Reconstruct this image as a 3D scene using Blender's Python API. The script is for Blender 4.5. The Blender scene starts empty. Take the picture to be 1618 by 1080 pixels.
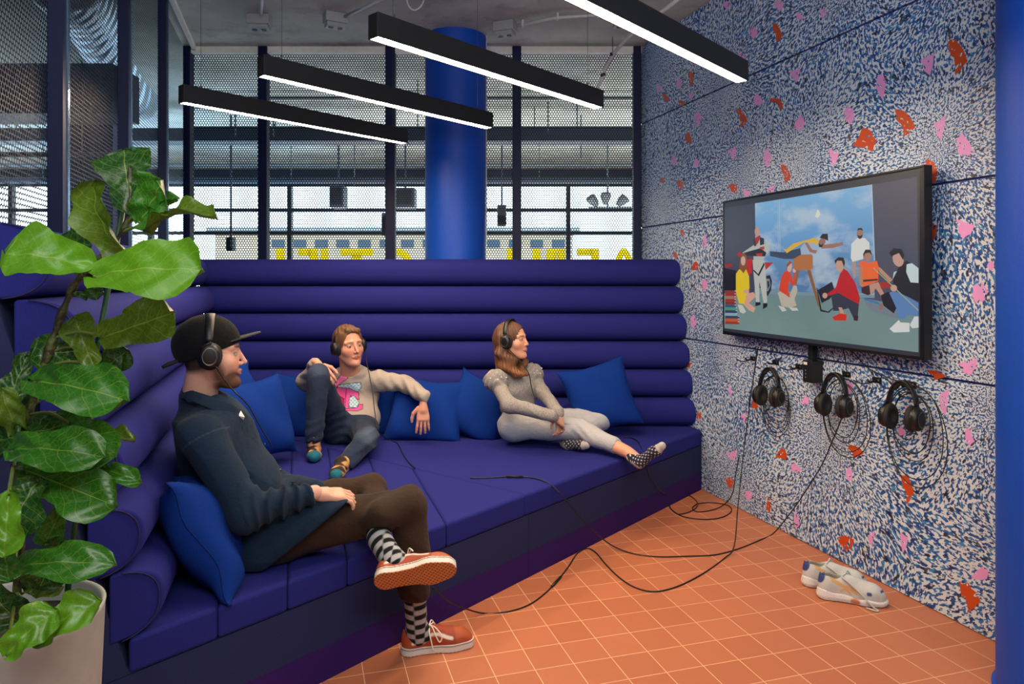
import bpy, bmesh, math, random
import numpy as np
from mathutils import Vector, Matrix
from math import sin, cos, tan, pi, radians, sqrt, atan2
random.seed(7)
rng = np.random.RandomState(7)
sc = bpy.context.scene
COL = sc.collection

# ------------------------------------------------------------------ camera
F, HC, CX, CY = 1122.0, 1.42, 809.0, 440.0      # focal length in pixels of the 1618x1080 frame, eye height
cam_d = bpy.data.cameras.new('camera')
cam_d.sensor_width = 36.0
cam_d.lens = F / 1618.0 * 36.0
cam_d.shift_y = -(540.0 - CY) / 1618.0
cam_d.clip_start = 0.05
cam_d.clip_end = 200
cam = bpy.data.objects.new('camera', cam_d)
cam.location = (0, 0, HC)
cam.rotation_euler = (pi / 2, 0, 0)
COL.objects.link(cam)
sc.camera = cam

# ------------------------------------------------------------------ world, exposure
sc.view_settings.view_transform = 'Standard'
sc.view_settings.look = 'None'
sc.view_settings.exposure = 0.0
sc.view_settings.gamma = 1.0
sc.view_settings.use_curve_mapping = False
w = bpy.data.worlds.new('daylight')
sc.world = w
w.use_nodes = True
wn = w.node_tree
bg = wn.nodes['Background']
bg.inputs['Color'].default_value = (0.80, 0.93, 1.0, 1)
bg.inputs['Strength'].default_value = 5.5

def area(name, loc, rot, sx, sy, power, color):
    l = bpy.data.lights.new(name, 'AREA')
    l.shape = 'RECTANGLE'
    l.size, l.size_y, l.energy, l.color = sx, sy, power, color
    o = bpy.data.objects.new(name, l)
    o.location, o.rotation_euler = loc, rot
    COL.objects.link(o)
    return o
WARM = (1.0, 0.80, 0.62)
# ceiling luminaires of the open plan behind the camera, then an added fill
area('ceiling_light_behind', (0.9, -0.7, 3.1), (radians(18), 0, radians(5)), 2.4, 1.0, 80, (1.0, 0.97, 0.90))
area('ceiling_light_side', (-0.9, 0.3, 3.15), (radians(20), 0, 0), 1.2, 1.2, 16, (1.0, 0.96, 0.92))
area('ceiling_fill_behind', (0.2, -0.6, 1.9), (radians(155), 0, 0), 2.5, 1.0, 88, (0.90, 0.96, 1.0))  # added fill aimed upward to brighten the room's ceiling, no real fixture
# added fill lights aimed up, brightening the office behind the screens
area('office_fill_left', (-6.0, 8.5, 2.2), (radians(180), 0, 0), 7.0, 3.0, 260, (0.45, 0.74, 1.0))
area('office_fill_right', (0.5, 8.5, 2.2), (radians(180), 0, 0), 6.0, 3.0, 200, (0.92, 0.97, 1.0))

# ------------------------------------------------------------------ pixel <-> place helpers
def at(x, y, Y):
    return Vector(((x - CX) / F * Y, Y, HC - (y - CY) / F * Y))
def onz(x, y, z):
    return at(x, y, (HC - z) * F / (y - CY))
NX, NY = 0.9575, 0.2885            # direction across the room (normal of both side walls)
N_R, N_L = 2.609, -0.838           # right and left wall planes
def ns(n, s, z=0.0):               # room coordinates: n across, s along the side walls
    return Vector((NX * n - NY * s, NY * n + NX * s, z))
def to_ns(p):
    return NX * p[0] + NY * p[1], -NY * p[0] + NX * p[1]
def onwall(x, y, off=0.0):         # a point on the right wall, off metres in front of it
    k = (x - CX) / F
    return at(x, y, (N_R - off) / (NX * k + NY))
G0 = 2.123                         # the diagonal front of the seat: -0.7615 X + 0.648 Y = G0
def ondiag(x, y, off=0.0):
    k = (x - CX) / F
    return at(x, y, (G0 - off) / (-0.7615 * k + 0.648))

# ------------------------------------------------------------------ materials
def lin(c):
    return tuple(((v / 255.0) / 12.92 if v / 255.0 <= 0.04045 else ((v / 255.0 + 0.055) / 1.055) ** 2.4) for v in c)
MATS = {}
class NT:
    def __init__(s, name):
        s.m = bpy.data.materials.new(name); s.m.use_nodes = True
        s.t = s.m.node_tree; s.n = s.t.nodes; s.b = s.n['Principled BSDF']; s.out = s.n['Material Output']
        MATS[name] = s.m
    def node(s, typ, **kw):
        nd = s.n.new(typ)
        for k, v in kw.items():
            if k.startswith('i_'):
                nd.inputs[k[2:].replace('_', ' ')].default_value = v
            else:
                setattr(nd, k, v)
        return nd
    def link(s, a, b): s.t.links.new(a, b)
    def math(s, op, a, b=None, c=None, clamp=False):
        nd = s.n.new('ShaderNodeMath'); nd.operation = op; nd.use_clamp = clamp
        for i, v in enumerate((a, b, c)):
            if v is None: continue
            if isinstance(v, (int, float)): nd.inputs[i].default_value = v
            else: s.link(v, nd.inputs[i])
        return nd.outputs[0]
    def ramp(s, fac, stops, interp='LINEAR'):
        nd = s.n.new('ShaderNodeValToRGB'); nd.color_ramp.interpolation = interp
        e = nd.color_ramp.elements
        while len(e) < len(stops): e.new(0.5)
        for el, (p, c) in zip(e, stops):
            el.position = p; el.color = (*c, 1) if len(c) == 3 else c
        s.link(fac, nd.inputs[0])
        return nd.outputs[0]
    def mix(s, fac, a, b, blend='MIX'):
        nd = s.n.new('ShaderNodeMix'); nd.data_type = 'RGBA'; nd.blend_type = blend
        for sock, v in ((nd.inputs[0], fac), (nd.inputs[6], a), (nd.inputs[7], b)):
            if isinstance(v, (int, float)): sock.default_value = v
            elif isinstance(v, tuple): sock.default_value = (*v, 1)
            else: s.link(v, sock)
        return nd.outputs[2]
    def noise(s, scale, detail=2, rough=0.5, vec=None, out='Fac'):
        nd = s.node('ShaderNodeTexNoise'); nd.inputs['Scale'].default_value = scale
        nd.inputs['Detail'].default_value = detail; nd.inputs['Roughness'].default_value = rough
        s.link(vec if vec is not None else s.pos(), nd.inputs['Vector'])
        return nd.outputs[out]
    def pos(s):
        if not hasattr(s, '_p'): s._p = s.node('ShaderNodeTexCoord').outputs['Object']
        return s._p
    def bump(s, h, strength=0.3, dist=0.01):
        nd = s.node('ShaderNodeBump'); nd.inputs['Strength'].default_value = strength; nd.inputs['Distance'].default_value = dist
        s.link(h, nd.inputs['Height']); s.link(nd.outputs[0], s.b.inputs['Normal'])
    def base(s, v):
        if isinstance(v, tuple): s.b.inputs['Base Color'].default_value = (*v, 1)
        else: s.link(v, s.b.inputs['Base Color'])
    def set(s, **kw):
        for k, v in kw.items(): s.b.inputs[k.replace('_', ' ')].default_value = v

def flat(name, rgb, rough=0.6, metal=0.0, var=0.12, scale=30, bump=0.0, **kw):
    """plain coloured material with a little procedural variation"""
    if name in MATS: return MATS[name]
    t = NT(name); c = lin(rgb)
    n = t.noise(scale, 3)
    t.base(t.mix(n, tuple(v * (1 - var) for v in c), tuple(min(1, v * (1 + var)) for v in c)))
    t.set(Roughness=rough, Metallic=metal, **kw)
    if bump: t.bump(n, bump, 0.004)
    return t.m
def fabric(name, rgb, weave=420, bump=0.35, sheen=0.3, rough=0.9, var=0.22, wrinkle=0.0):
    if name in MATS: return MATS[name]
    t = NT(name); c = lin(rgb)
    a = t.noise(weave, 2, 0.6); b = t.noise(3.5, 3)
    k = t.mix(a, tuple(v * (1 - var) for v in c), tuple(min(1, v * (1 + var)) for v in c))
    k = t.mix(t.math('MULTIPLY', b, 0.35), k, tuple(v * 0.75 for v in c))
    t.base(k); t.set(Roughness=rough, Sheen_Weight=sheen * .4, Sheen_Roughness=0.5, Specular_IOR_Level=.15)
    t.b.inputs['Sheen Tint'].default_value = (*[min(1, v * 3 + 0.1) for v in c], 1)
    h = a
    if wrinkle:
        w_ = t.noise(9, 2, 0.5); h = t.math('ADD', t.math('MULTIPLY', a, 0.3), t.math('MULTIPLY', w_, wrinkle * 8))
    t.bump(h, bump, 0.002)
    return t.m
def emit(name, rgb, strength):
    if name in MATS: return MATS[name]
    t = NT(name)
    t.base((0, 0, 0)); t.b.inputs['Emission Color'].default_value = (*lin(rgb), 1); t.set(Emission_Strength=strength, Roughness=0.5)
    return t.m

# ------------------------------------------------------------------ objects
def obj(name, verts, faces, mat, parent=None, smooth=False, mi=None, cols=None, uvs=None):
    me = bpy.data.meshes.new(name)
    me.from_pydata([tuple(v) for v in verts], [], [tuple(f) for f in faces])
    for m in (mat if isinstance(mat, (list, tuple)) else [mat]): me.materials.append(m)
    if mi is not None: me.polygons.foreach_set('material_index', list(mi))
    if smooth is True: me.polygons.foreach_set('use_smooth', [True] * len(me.polygons))
    if cols is not None:
        ca = me.color_attributes.new('Col', 'FLOAT_COLOR', 'POINT')
        ca.data.foreach_set('color', np.c_[np.asarray(cols)[:, :3], np.ones(len(cols))].astype(np.float32).ravel())
    if uvs is not None:
        ul = me.uv_layers.new(name='UVMap')
        li = np.zeros(len(me.loops), dtype=np.int32); me.loops.foreach_get('vertex_index', li)
        ul.data.foreach_set('uv', np.asarray(uvs, dtype=np.float32)[li].ravel())
    me.update()
    o = bpy.data.objects.new(name, me)
    COL.objects.link(o)
    if parent is not None:
        o.parent = parent
        o.matrix_parent_inverse = parent.matrix_basis.inverted()
    return o
def sm_angle(o, deg=40):
    o.data.polygons.foreach_set('use_smooth', [True] * len(o.data.polygons))
    bm = bmesh.new(); bm.from_mesh(o.data)
    for e in bm.edges:
        if len(e.link_faces) == 2 and e.calc_face_angle(0) > radians(deg): e.smooth = False
    bm.to_mesh(o.data); bm.free()
    return o
def tag(o, label, cat, group=None, kind=None):
    if label: o['label'] = label
    if cat: o['category'] = cat
    if group: o['group'] = group
    if kind: o['kind'] = kind
    return o
def thing(name, loc, label, cat, group=None):
    o = bpy.data.objects.new(name, None); o.empty_display_size = 0.1
    o.location = loc; COL.objects.link(o)
    return tag(o, label, cat, group)
def struct(name, verts, faces, mat, **kw):
    o = obj(name, verts, faces, mat, **kw); o['kind'] = 'structure'
    return o
def copy_tree(o, parent=None):
    c = o.copy(); COL.objects.link(c)
    if parent is not None: c.parent = parent
    for ch in [k for k in bpy.data.objects if k.parent == o]: copy_tree(ch, c)
    return c
def bevel(o, w_=0.01, seg=3, angle=35):
    m = o.modifiers.new('bevel', 'BEVEL'); m.width = w_; m.segments = seg; m.limit_method = 'ANGLE'; m.angle_limit = radians(angle)
    o.data.polygons.foreach_set('use_smooth', [True] * len(o.data.polygons))
    n = o.modifiers.new('wn', 'WEIGHTED_NORMAL'); n.keep_sharp = False
    return o

class MB:
    """collects shapes into one mesh"""
    def __init__(s): s.v = []; s.f = []; s.mi = []
    def add(s, verts, faces, mi=0):
        b = len(s.v); s.v += [Vector(v) for v in verts]; s.f += [tuple(i + b for i in f) for f in faces]; s.mi += [mi] * len(faces)
        return s
    def box(s, c, size, R=None, mi=0):
        x, y, z = [k / 2 for k in size]; R = R or Matrix.Identity(3)
        vs = [Vector(c) + R @ Vector((a * x, b * y, d * z)) for a in (-1, 1) for b in (-1, 1) for d in (-1, 1)]
        return s.add(vs, [(0, 1, 3, 2), (4, 6, 7, 5), (0, 4, 5, 1), (2, 3, 7, 6), (0, 2, 6, 4), (1, 5, 7, 3)], mi)
    def prism(s, poly, z0, z1, mi=0):
        n = len(poly); a = sum(poly[i][0] * poly[(i + 1) % n][1] - poly[(i + 1) % n][0] * poly[i][1] for i in range(n))
        if a < 0: poly = poly[::-1]
        vs = [Vector((p[0], p[1], z0)) for p in poly] + [Vector((p[0], p[1], z1)) for p in poly]
        fs = [tuple(range(n))[::-1], tuple(range(n, 2 * n))] + [(i, (i + 1) % n, n + (i + 1) % n, n + i) for i in range(n)]
        return s.add(vs, fs, mi)
    def tube(s, pts, r, seg=8, mi=0, cap=True):
        pts = [Vector(p) for p in pts]; n = len(pts)
        rs = r if isinstance(r, (list, tuple)) else [r] * n
        ring = []; up = None
        for i, p in enumerate(pts):
            t = (pts[min(i + 1, n - 1)] - pts[max(i - 1, 0)]).normalized()
            if up is None:
                up = Vector((0, 0, 1)) if abs(t.z) < 0.9 else Vector((1, 0, 0))
            a = t.cross(up); a = a.normalized() if a.length > 1e-6 else t.orthogonal().normalized()
            b = t.cross(a).normalized(); up = -b if False else a.cross(t).normalized()
            ring.append([p + (a * cos(2 * pi * k / seg) + b * sin(2 * pi * k / seg)) * rs[i] for k in range(seg)])
        vs = [q for rg in ring for q in rg]
        fs = [(i * seg + k, (i + 1) * seg + k, (i + 1) * seg + (k + 1) % seg, i * seg + (k + 1) % seg) for i in range(n - 1) for k in range(seg)]
        if cap:
            fs += [tuple(range(seg)), tuple(range((n - 1) * seg, n * seg))[::-1]]
        return s.add(vs, fs, mi)
    def lathe(s, prof, c, seg=32, mi=0, axis=None, cap=True):
        R = Matrix.Identity(3)
        if axis is not None: R = Vector((0, 0, 1)).rotation_difference(Vector(axis)).to_matrix()
        vs = [Vector(c) + R @ Vector((r * cos(2 * pi * k / seg), r * sin(2 * pi * k / seg), z)) for r, z in prof for k in range(seg)]
        fs = [(i * seg + k, i * seg + (k + 1) % seg, (i + 1) * seg + (k + 1) % seg, (i + 1) * seg + k) for i in range(len(prof) - 1) for k in range(seg)]
        if cap: fs += [tuple(range(seg))[::-1], tuple(range((len(prof) - 1) * seg, len(prof) * seg))]
        return s.add(vs, fs, mi)
    def build(s, name, mat, parent=None, smooth=False):
        return obj(name, s.v, s.f, mat, parent, smooth, mi=s.mi)

def spline(pts, per=8):
    """Catmull-Rom through the points"""
    P = [Vector(p) for p in pts]; P = [P[0] * 2 - P[1]] + P + [P[-1] * 2 - P[-2]]; out = []
    for i in range(1, len(P) - 2):
        for k in range(per):
            t = k / per; a, b, c, d = P[i - 1:i + 3]
            out.append(0.5 * ((2 * b) + (c - a) * t + (2 * a - 5 * b + 4 * c - d) * t * t + (3 * b - a - 3 * c + d) * t ** 3))
    out.append(P[-2]); return out
def clip(poly, a, b, c):
    """keep the side a*x + b*y >= c"""
    out = []; n = len(poly)
    for i in range(n):
        p, q = poly[i], poly[(i + 1) % n]; dp = a * p[0] + b * p[1] - c; dq = a * q[0] + b * q[1] - c
        if dp >= 0: out.append(p)
        if (dp >= 0) != (dq >= 0):
            t = dp / (dp - dq); out.append((p[0] + (q[0] - p[0]) * t, p[1] + (q[1] - p[1]) * t))
    return out
def rot_z(a): return Matrix.Rotation(a, 3, 'Z')
ROOM = atan2(NY, NX)               # the room is turned this much against the camera
# ================================================================== the shell of the room
CEIL = 3.26
# floor: square terracotta tiles with pale joints
t = NT('terracotta_tiles')
mp = t.node('ShaderNodeMapping'); t.link(t.pos(), mp.inputs['Vector'])
TA = 0.28852; TX, TY = 3.72186 * .15, 17.0863 * .15
# rotate world into tile axes, a joint crossing at (TX, TY)
mp.vector_type = 'POINT'
ca, sa = cos(-TA), sin(-TA)
mp.inputs['Rotation'].default_value = (0, 0, -TA)
ox = ca * TX - sa * TY; oy = sa * TX + ca * TY
mp.inputs['Location'].default_value = (-ox, -oy, 0)
mp2 = t.node('ShaderNodeVectorMath', operation='SCALE'); t.link(mp.outputs[0], mp2.inputs[0]); mp2.inputs['Scale'].default_value = 1 / 0.15
sp = t.node('ShaderNodeSeparateXYZ'); t.link(mp2.outputs[0], sp.inputs[0])
def edge(v):
    f = t.math('FRACT', v); return t.math('MINIMUM', f, t.math('SUBTRACT', 1.0, f))
e = t.math('MINIMUM', edge(sp.outputs[0]), edge(sp.outputs[1]))
joint = t.math('LESS_THAN', e, 0.0105)
fl = t.node('ShaderNodeVectorMath', operation='FLOOR'); t.link(mp2.outputs[0], fl.inputs[0])
wn_ = t.node('ShaderNodeTexWhiteNoise'); t.link(fl.outputs[0], wn_.inputs[0])
c0, c1 = lin((172, 102, 70)), lin((184, 113, 79))
cc = t.mix(wn_.outputs['Value'], c0, c1)
cc = t.mix(t.math('MULTIPLY', t.noise(14, 4, .6), .35), cc, lin((172, 98, 64)))
t.base(t.mix(joint, cc, lin((226, 178, 138))))
t.set(Roughness=0.42)
hgt = t.math('ADD', t.math('MULTIPLY', t.math('MINIMUM', e, 0.03), 30.0), t.math('MULTIPLY', t.noise(60, 3), .25))
t.bump(hgt, 0.25, 0.003)
floor_m = t.m

# concrete ceiling
t = NT('raw_concrete')
n1 = t.noise(1.1, 6, .62); n2 = t.noise(7, 5, .6); n3 = t.noise(0.6, 2)
c = t.ramp(n1, [(0.32, lin((150, 150, 142))), (0.5, lin((182, 182, 174))), (0.62, lin((206, 206, 198)))])
c = t.mix(t.math('MULTIPLY', n2, .5), c, lin((166, 166, 160)))
st = t.ramp(t.noise(2.3, 8, .7), [(0.56, (0, 0, 0)), (0.60, (1, 1, 1)), (0.66, (1, 1, 1)), (0.7, (0, 0, 0))])
c = t.mix(t.math('MULTIPLY', st, .25), c, lin((104, 84, 68)))
t.base(c); t.set(Roughness=.8); t.bump(n2, .4, .01)
concrete = t.m
strip_rail_white = flat('daylit_strip_rail_white', (236, 236, 228), .8, bump=.3)  # daylight put into the colour of the strip; also the pale rail
wall_plain = flat('plaster', (150, 140, 130), .9)
dark_blue = flat('dark_blue_steel', (7, 20, 62), .5, .0, .1, Specular_IOR_Level=.25)
mb = MB().prism([(-16, -3), (8, -3), (8, 14), (-16, 14)], -.2, 0)
fo = mb.build('floor', floor_m); fo['kind'] = 'structure'
mb = MB().prism([(-2.62, 5.74), (1.1, 5.74), (4, 5.74), (4, 12), (-15.9, 12), (-15.9, -2.9), (-.35, -2.9), tuple(ns(N_L - .06, 0)[:2])], 0.001, 0.006)
fo = mb.build('floor_office', flat('office_floor', (150, 156, 160), .5)); fo['kind'] = 'structure'
mb = MB().prism([(-16, -3), (8, -3), (8, 12.3), (-16, 12.3)], CEIL, CEIL + .3)
co = mb.build('ceiling', concrete); co['kind'] = 'structure'
# walls out of the frame that close the room
mb = MB().prism([(-16, -3.2), (8, -3.2), (8, -3), (-16, -3)], 0, CEIL)
o = mb.build('wall_front', wall_plain); o['kind'] = 'structure'
mb = MB().prism([(-16.2, -3), (-16, -3), (-16, 12.3), (-16.2, 12.3)], 0, CEIL)
o = mb.build('wall_left', flat('office_wall', (30, 70, 130), .8)); o['kind'] = 'structure'
# strip above the back screens, its white imitating daylight on the concrete ceiling
YW = 5.65
mb = MB().box((-.78, YW + .015, CEIL - .025), (3.62, .07, .05))
o = mb.build('trim_1', strip_rail_white); o['kind'] = 'structure'

# ------------------------------------------------------------------ right wall, patterned panels
t = NT('speckled_panel')
co_ = t.pos()
# panel coordinates: x along the wall, y up
mp = t.node('ShaderNodeMapping'); t.link(co_, mp.inputs['Vector']); mp.inputs['Rotation'].default_value = (0, 0, -ROOM)
sp = t.node('ShaderNodeSeparateXYZ'); t.link(mp.outputs[0], sp.inputs[0])
cb = t.node('ShaderNodeCombineXYZ'); t.link(sp.outputs[1], cb.inputs[0]); t.link(sp.outputs[2], cb.inputs[1])
uv = cb.outputs[0]
vo = t.node('ShaderNodeTexVoronoi', voronoi_dimensions='2D', feature='F1'); vo.inputs['Scale'].default_value = 1.15; vo.inputs['Randomness'].default_value = .75
t.link(uv, vo.inputs['Vector'])
dv = t.node('ShaderNodeVectorMath', operation='SUBTRACT'); t.link(uv, dv.inputs[0]); t.link(vo.outputs['Position'], dv.inputs[1])
ln = t.node('ShaderNodeVectorMath', operation='LENGTH'); t.link(dv.outputs[0], ln.inputs[0])
# radial streaks: noise compressed along the radius, stronger far from the centre
lg = t.math('DIVIDE', t.math('LOGARITHM', t.math('MULTIPLY_ADD', ln.outputs['Value'], 7.0, 1.0), math.e), 7.0)
rat = t.math('DIVIDE', lg, t.math('ADD', ln.outputs['Value'], 1e-4))
q = t.node('ShaderNodeVectorMath', operation='SCALE'); t.link(dv.outputs[0], q.inputs[0]); t.link(rat, q.inputs['Scale'])
add = t.node('ShaderNodeVectorMath', operation='ADD'); t.link(q.outputs[0], add.inputs[0]); t.link(vo.outputs['Position'], add.inputs[1])
zc = t.node('ShaderNodeVectorMath', operation='MULTIPLY_ADD'); t.link(add.outputs[0], zc.inputs[0]); zc.inputs[1].default_value = (1, 1, 1); zc.inputs[2].default_value = (3.3, 7.1, 0)
na = t.noise(185, 1.5, .6, vec=zc.outputs[0])
nb = t.noise(115, 1, .5, vec=zc.outputs[0], out='Color')
nc = t.noise(2.2, 2, .5)
sepc = t.node('ShaderNodeSeparateColor'); t.link(nb, sepc.inputs[0])
blue = t.ramp(sepc.outputs[0], [(.3, lin((6, 38, 106))), (.5, lin((16, 84, 160))), (.68, lin((60, 140, 196)))])
thr = t.math('MULTIPLY_ADD', nc, .14, .41)
msk = t.math('MULTIPLY', t.math('SUBTRACT', na, thr), 22.0, clamp=True)
c = t.mix(msk, blue, lin((208, 220, 228)))
blk = t.math('GREATER_THAN', sepc.outputs[1], .66)
c = t.mix(t.math('MULTIPLY', blk, .9), c, lin((14, 18, 34)))
t.base(c); t.set(Roughness=.5)
speck_c = c
panel_m = t.m
def shard_mat(name, rgb):
    """the same speckle, with a coloured chip broken up by it"""
    m = panel_m.copy(); m.name = name; nt = m.node_tree
    b = nt.nodes['Principled BSDF']; src = b.inputs['Base Color'].links[0].from_socket
    # pick the speckle noise again (first noise node) as break-up mask
    nz = [n for n in nt.nodes if n.bl_idname == 'ShaderNodeTexNoise'][1]
    s2 = nt.nodes.new('ShaderNodeSeparateColor'); nt.links.new(nz.outputs['Color'], s2.inputs[0])
    g = nt.nodes.new('ShaderNodeMath'); g.operation = 'GREATER_THAN'; g.inputs[1].default_value = .37; nt.links.new(s2.outputs[2], g.inputs[0])
    mx = nt.nodes.new('ShaderNodeMix'); mx.data_type = 'RGBA'
    nt.links.new(g.outputs[0], mx.inputs[0]); nt.links.new(src, mx.inputs[6]); mx.inputs[7].default_value = (*lin(rgb), 1)
    nt.links.new(mx.outputs[2], b.inputs['Base Color'])
    return m
orange_m = shard_mat('orange_chip', (196, 74, 20)); pink_m = shard_mat('pink_chip', (226, 156, 218))
navy_gap = flat('navy_gap', (14, 36, 110), .7)
mb = MB()
S1, S0 = to_ns(at(1012, 400, 5.649))[1], 1.2
def wallbox(sa, sb, z0, z1, n0, n1, mi):
    vs = [ns(n, s, z) for n in (n0, n1) for s in (sa, sb) for z in (z0, z1)]
    mb.add(vs, [(0, 1, 3, 2), (4, 6, 7, 5), (0, 4, 5, 1), (2, 3, 7, 6), (0, 2, 6, 4), (1, 5, 7, 3)], mi)
wallbox(-3.6, S1, 0, CEIL, N_R + .01, N_R + .16, 1)
s_se = [to_ns(onwall(1297, 400))[1], to_ns(onwall(1127, 400))[1]]
step = s_se[1] - s_se[0]
ss = [s_se[0] + step * k for k in range(-5, 3)]; ss = [k for k in ss if k < S1 - .05] + [S1]
zs = [0.004, .18, 1.0, 1.823, 2.645, CEIL]
zs = [0.004, 1.0, 1.823, 2.645, CEIL]
for a, b in zip(ss[:-1], ss[1:]):
    for z0, z1 in zip(zs[:-1], zs[1:]):
        wallbox(a + .0028, b - .0028, z0 + (.0055 if z0 > .1 else 0), z1 - .0055, N_R, N_R + .012, 0)
# coloured chips, traced on the panels: (x, y, half width, half height, kind)
CH = [(1165,100,14,18,'p'),(1232,8,8,10,'p'),(1149,8,7,8,'p'),(1264,25,6,6,'p'),(1190,52,7,10,'p'),(1228,52,8,16,'o'),
 (1092,125,5,13,'o'),(1103,187,6,13,'p'),(1087,218,6,10,'o'),(1052,155,6,7,'o'),(1077,163,6,5,'o'),(1041,140,6,7,'p'),(1072,130,5,9,'p'),
 (1092,153,4,6,'p'),(1257,118,9,12,'p'),(1199,157,8,10,'p'),(1226,163,11,10,'a'),(1172,187,9,15,'o'),(1262,194,9,12,'p'),(1213,249,7,16,'p'),
 (1158,242,7,12,'p'),(1242,275,8,15,'o'),(1159,298,8,8,'o'),(1180,305,7,7,'p'),(1218,298,6,6,'p'),(1101,258,5,8,'p'),(1075,292,6,8,'o'),
 (1065,252,4,9,'p'),(1046,285,4,5,'o'),(1078,368,4,6,'o'),(1113,380,4,11,'p'),(1393,135,9,22,'p'),(1466,102,12,20,'p'),(1513,88,16,29,'o'),
 (1341,182,9,15,'p'),(1317,248,9,15,'p'),(1366,221,19,19,'o'),(1430,195,16,22,'o'),(1485,203,10,20,'p'),(1525,228,14,19,'p'),(1467,270,15,20,'o'),
 (1525,362,16,16,'p'),(1468,365,14,18,'o'),(1549,464,14,20,'p'),(1530,580,17,14,'p'),(1480,592,14,8,'o'),(1113,450,5,10,'p'),(1098,420,6,7,'o'),
 (1067,403,4,6,'o'),(1096,508,5,11,'p'),(1492,635,8,24,'p'),(1532,688,7,16,'p'),(1434,648,5,9,'p'),(1341,612,9,13,'p'),(1272,632,7,7,'p'),
 (1193,637,6,8,'o'),(1175,660,5,9,'p'),(1154,615,3,11,'p'),(1088,576,4,5,'o'),(1104,655,4,7,'o'),(1235,717,9,10,'o'),(1352,713,13,10,'o'),
 (1157,719,9,9,'p'),(1258,738,9,8,'p'),(1341,750,6,12,'p'),(1434,772,10,24,'o'),(1153,763,7,9,'o'),(1184,782,7,8,'p'),(1214,798,4,14,'o'),
 (1259,820,5,14,'p'),(1337,858,14,12,'o'),(1428,856,7,18,'p'),(1548,905,14,11,'p'),(1532,943,17,25,'o'),(1377,850,6,12,'p'),(1425,680,6,8,'p'),(1565,420,6,8,'p'),(1300,20,6,8,'p')]
SH = {'o': [[(-1, .5), (-.2, -1), (.5, -.75), (1, .1), (.7, 1), (-.2, .6)], [(-1, .3), (-.55, -.35), (.1, -.9), (1, -1), (.8, -.2), (.35, .1), (.2, 1), (-.4, .7)],
            [(-1, -.8), (-.1, -1), (.9, -.5), (.65, .6), (.1, 1), (-.5, .45)], [(-.8, 1), (-1, -.1), (-.4, -1), (.3, -.8), (1, .8)]],
      'p': [[(-1, .6), (-.5, -.2), (.3, -1), (1, -.3), (.8, .8), (.1, 1)], [(-.9, -.2), (-.1, -1), (.8, -.6), (1, .2), (.2, 1), (-.5, .5)],
            [(-1, -.4), (.1, -.7), (.9, -1), (.7, 0), (.2, 1), (-.5, .5)]]}
for k, (x, y, hx, hy, kd) in enumerate(CH):
    if kd == 'a':
        ps = [(-1, -.6), (-.4, -1), (.4, -.7), (1, .1), (1, 1), (.55, .9), (.4, .1), (-.2, -.4), (-.9, -.2)]
    else:
        ps = SH[kd][k % len(SH[kd])]
        if k % 2: ps = [(-a, b) for a, b in ps]
    # roughen the outline
    q_ = []
    for (a, b), (c_, d) in zip(ps, ps[1:] + ps[:1]):
        q_ += [(a, b), ((a + c_) / 2 + rng.uniform(-.1, .1), (b + d) / 2 + rng.uniform(-.1, .1))]
    vs = [onwall(x + a * hx, y + b * hy, .0012) for a, b in q_]
    ctr = sum(vs, Vector()) / len(vs)
    mb.add([ctr] + vs, [(0, 1 + i, 1 + (i + 1) % len(vs)) for i in range(len(vs))], 3 if kd == 'p' else 2)
wr = mb.build('wall_right', [panel_m, navy_gap, orange_m, pink_m]); wr['kind'] = 'structure'

# ------------------------------------------------------------------ blue columns
t = NT('blue_column_coat'); n = t.noise(160, 3, .6)
t.base(t.mix(n, lin((6, 62, 168)), lin((12, 78, 190)))); t.set(Roughness=.52, Specular_IOR_Level=.35); t.bump(n, .35, .002)
blue_col = t.m
RC = .2315
for nm, cx_, cy_ in (('round_column', -.4303, 5.42), ('round_column', 1.893, 2.37)):
    prof = [(RC + .012, 0), (RC + .012, .012), (RC, .02), (RC, CEIL - .001)] if cx_ > 0 else [(RC, 0), (RC, CEIL - .001)]
    o = MB().lathe(prof, (cx_, cy_, 0), 64).build(nm, blue_col); sm_angle(o)
    tag(o, 'blue round column between the windows, behind the sofa' if cx_ < 0 else 'blue round column at the right edge, beside the patterned wall', 'column')

# ------------------------------------------------------------------ perforated screens and their posts
t = NT('perforated_sheet')
mp = t.node('ShaderNodeSeparateXYZ'); uvn = t.node('ShaderNodeUVMap'); t.link(uvn.outputs[0], mp.inputs[0])
PA = 0.0205; PB = PA * 1.732
def cell(v, per, off):
    f = t.math('FRACT', t.math('MULTIPLY_ADD', v, 1 / per, off)); return t.math('MULTIPLY', t.math('SUBTRACT', f, .5), per)
def dist(off):
    a = cell(mp.outputs[0], PA, off); b = cell(mp.outputs[1], PB, off)
    return t.math('SQRT', t.math('ADD', t.math('MULTIPLY', a, a), t.math('MULTIPLY', b, b)))
d = t.math('MINIMUM', dist(0.0), dist(0.5))
hole = t.math('LESS_THAN', d, PA * .365)
t.base(lin((20, 32, 56))); t.set(Roughness=.5, Metallic=.2, Specular_IOR_Level=.2)
tr = t.node('ShaderNodeBsdfTransparent'); ms = t.node('ShaderNodeMixShader')
t.link(hole, ms.inputs[0]); t.link(t.b.outputs[0], ms.inputs[1]); t.link(tr.outputs[0], ms.inputs[2]); t.link(ms.outputs[0], t.out.inputs[0])
perf = t.m
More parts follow.
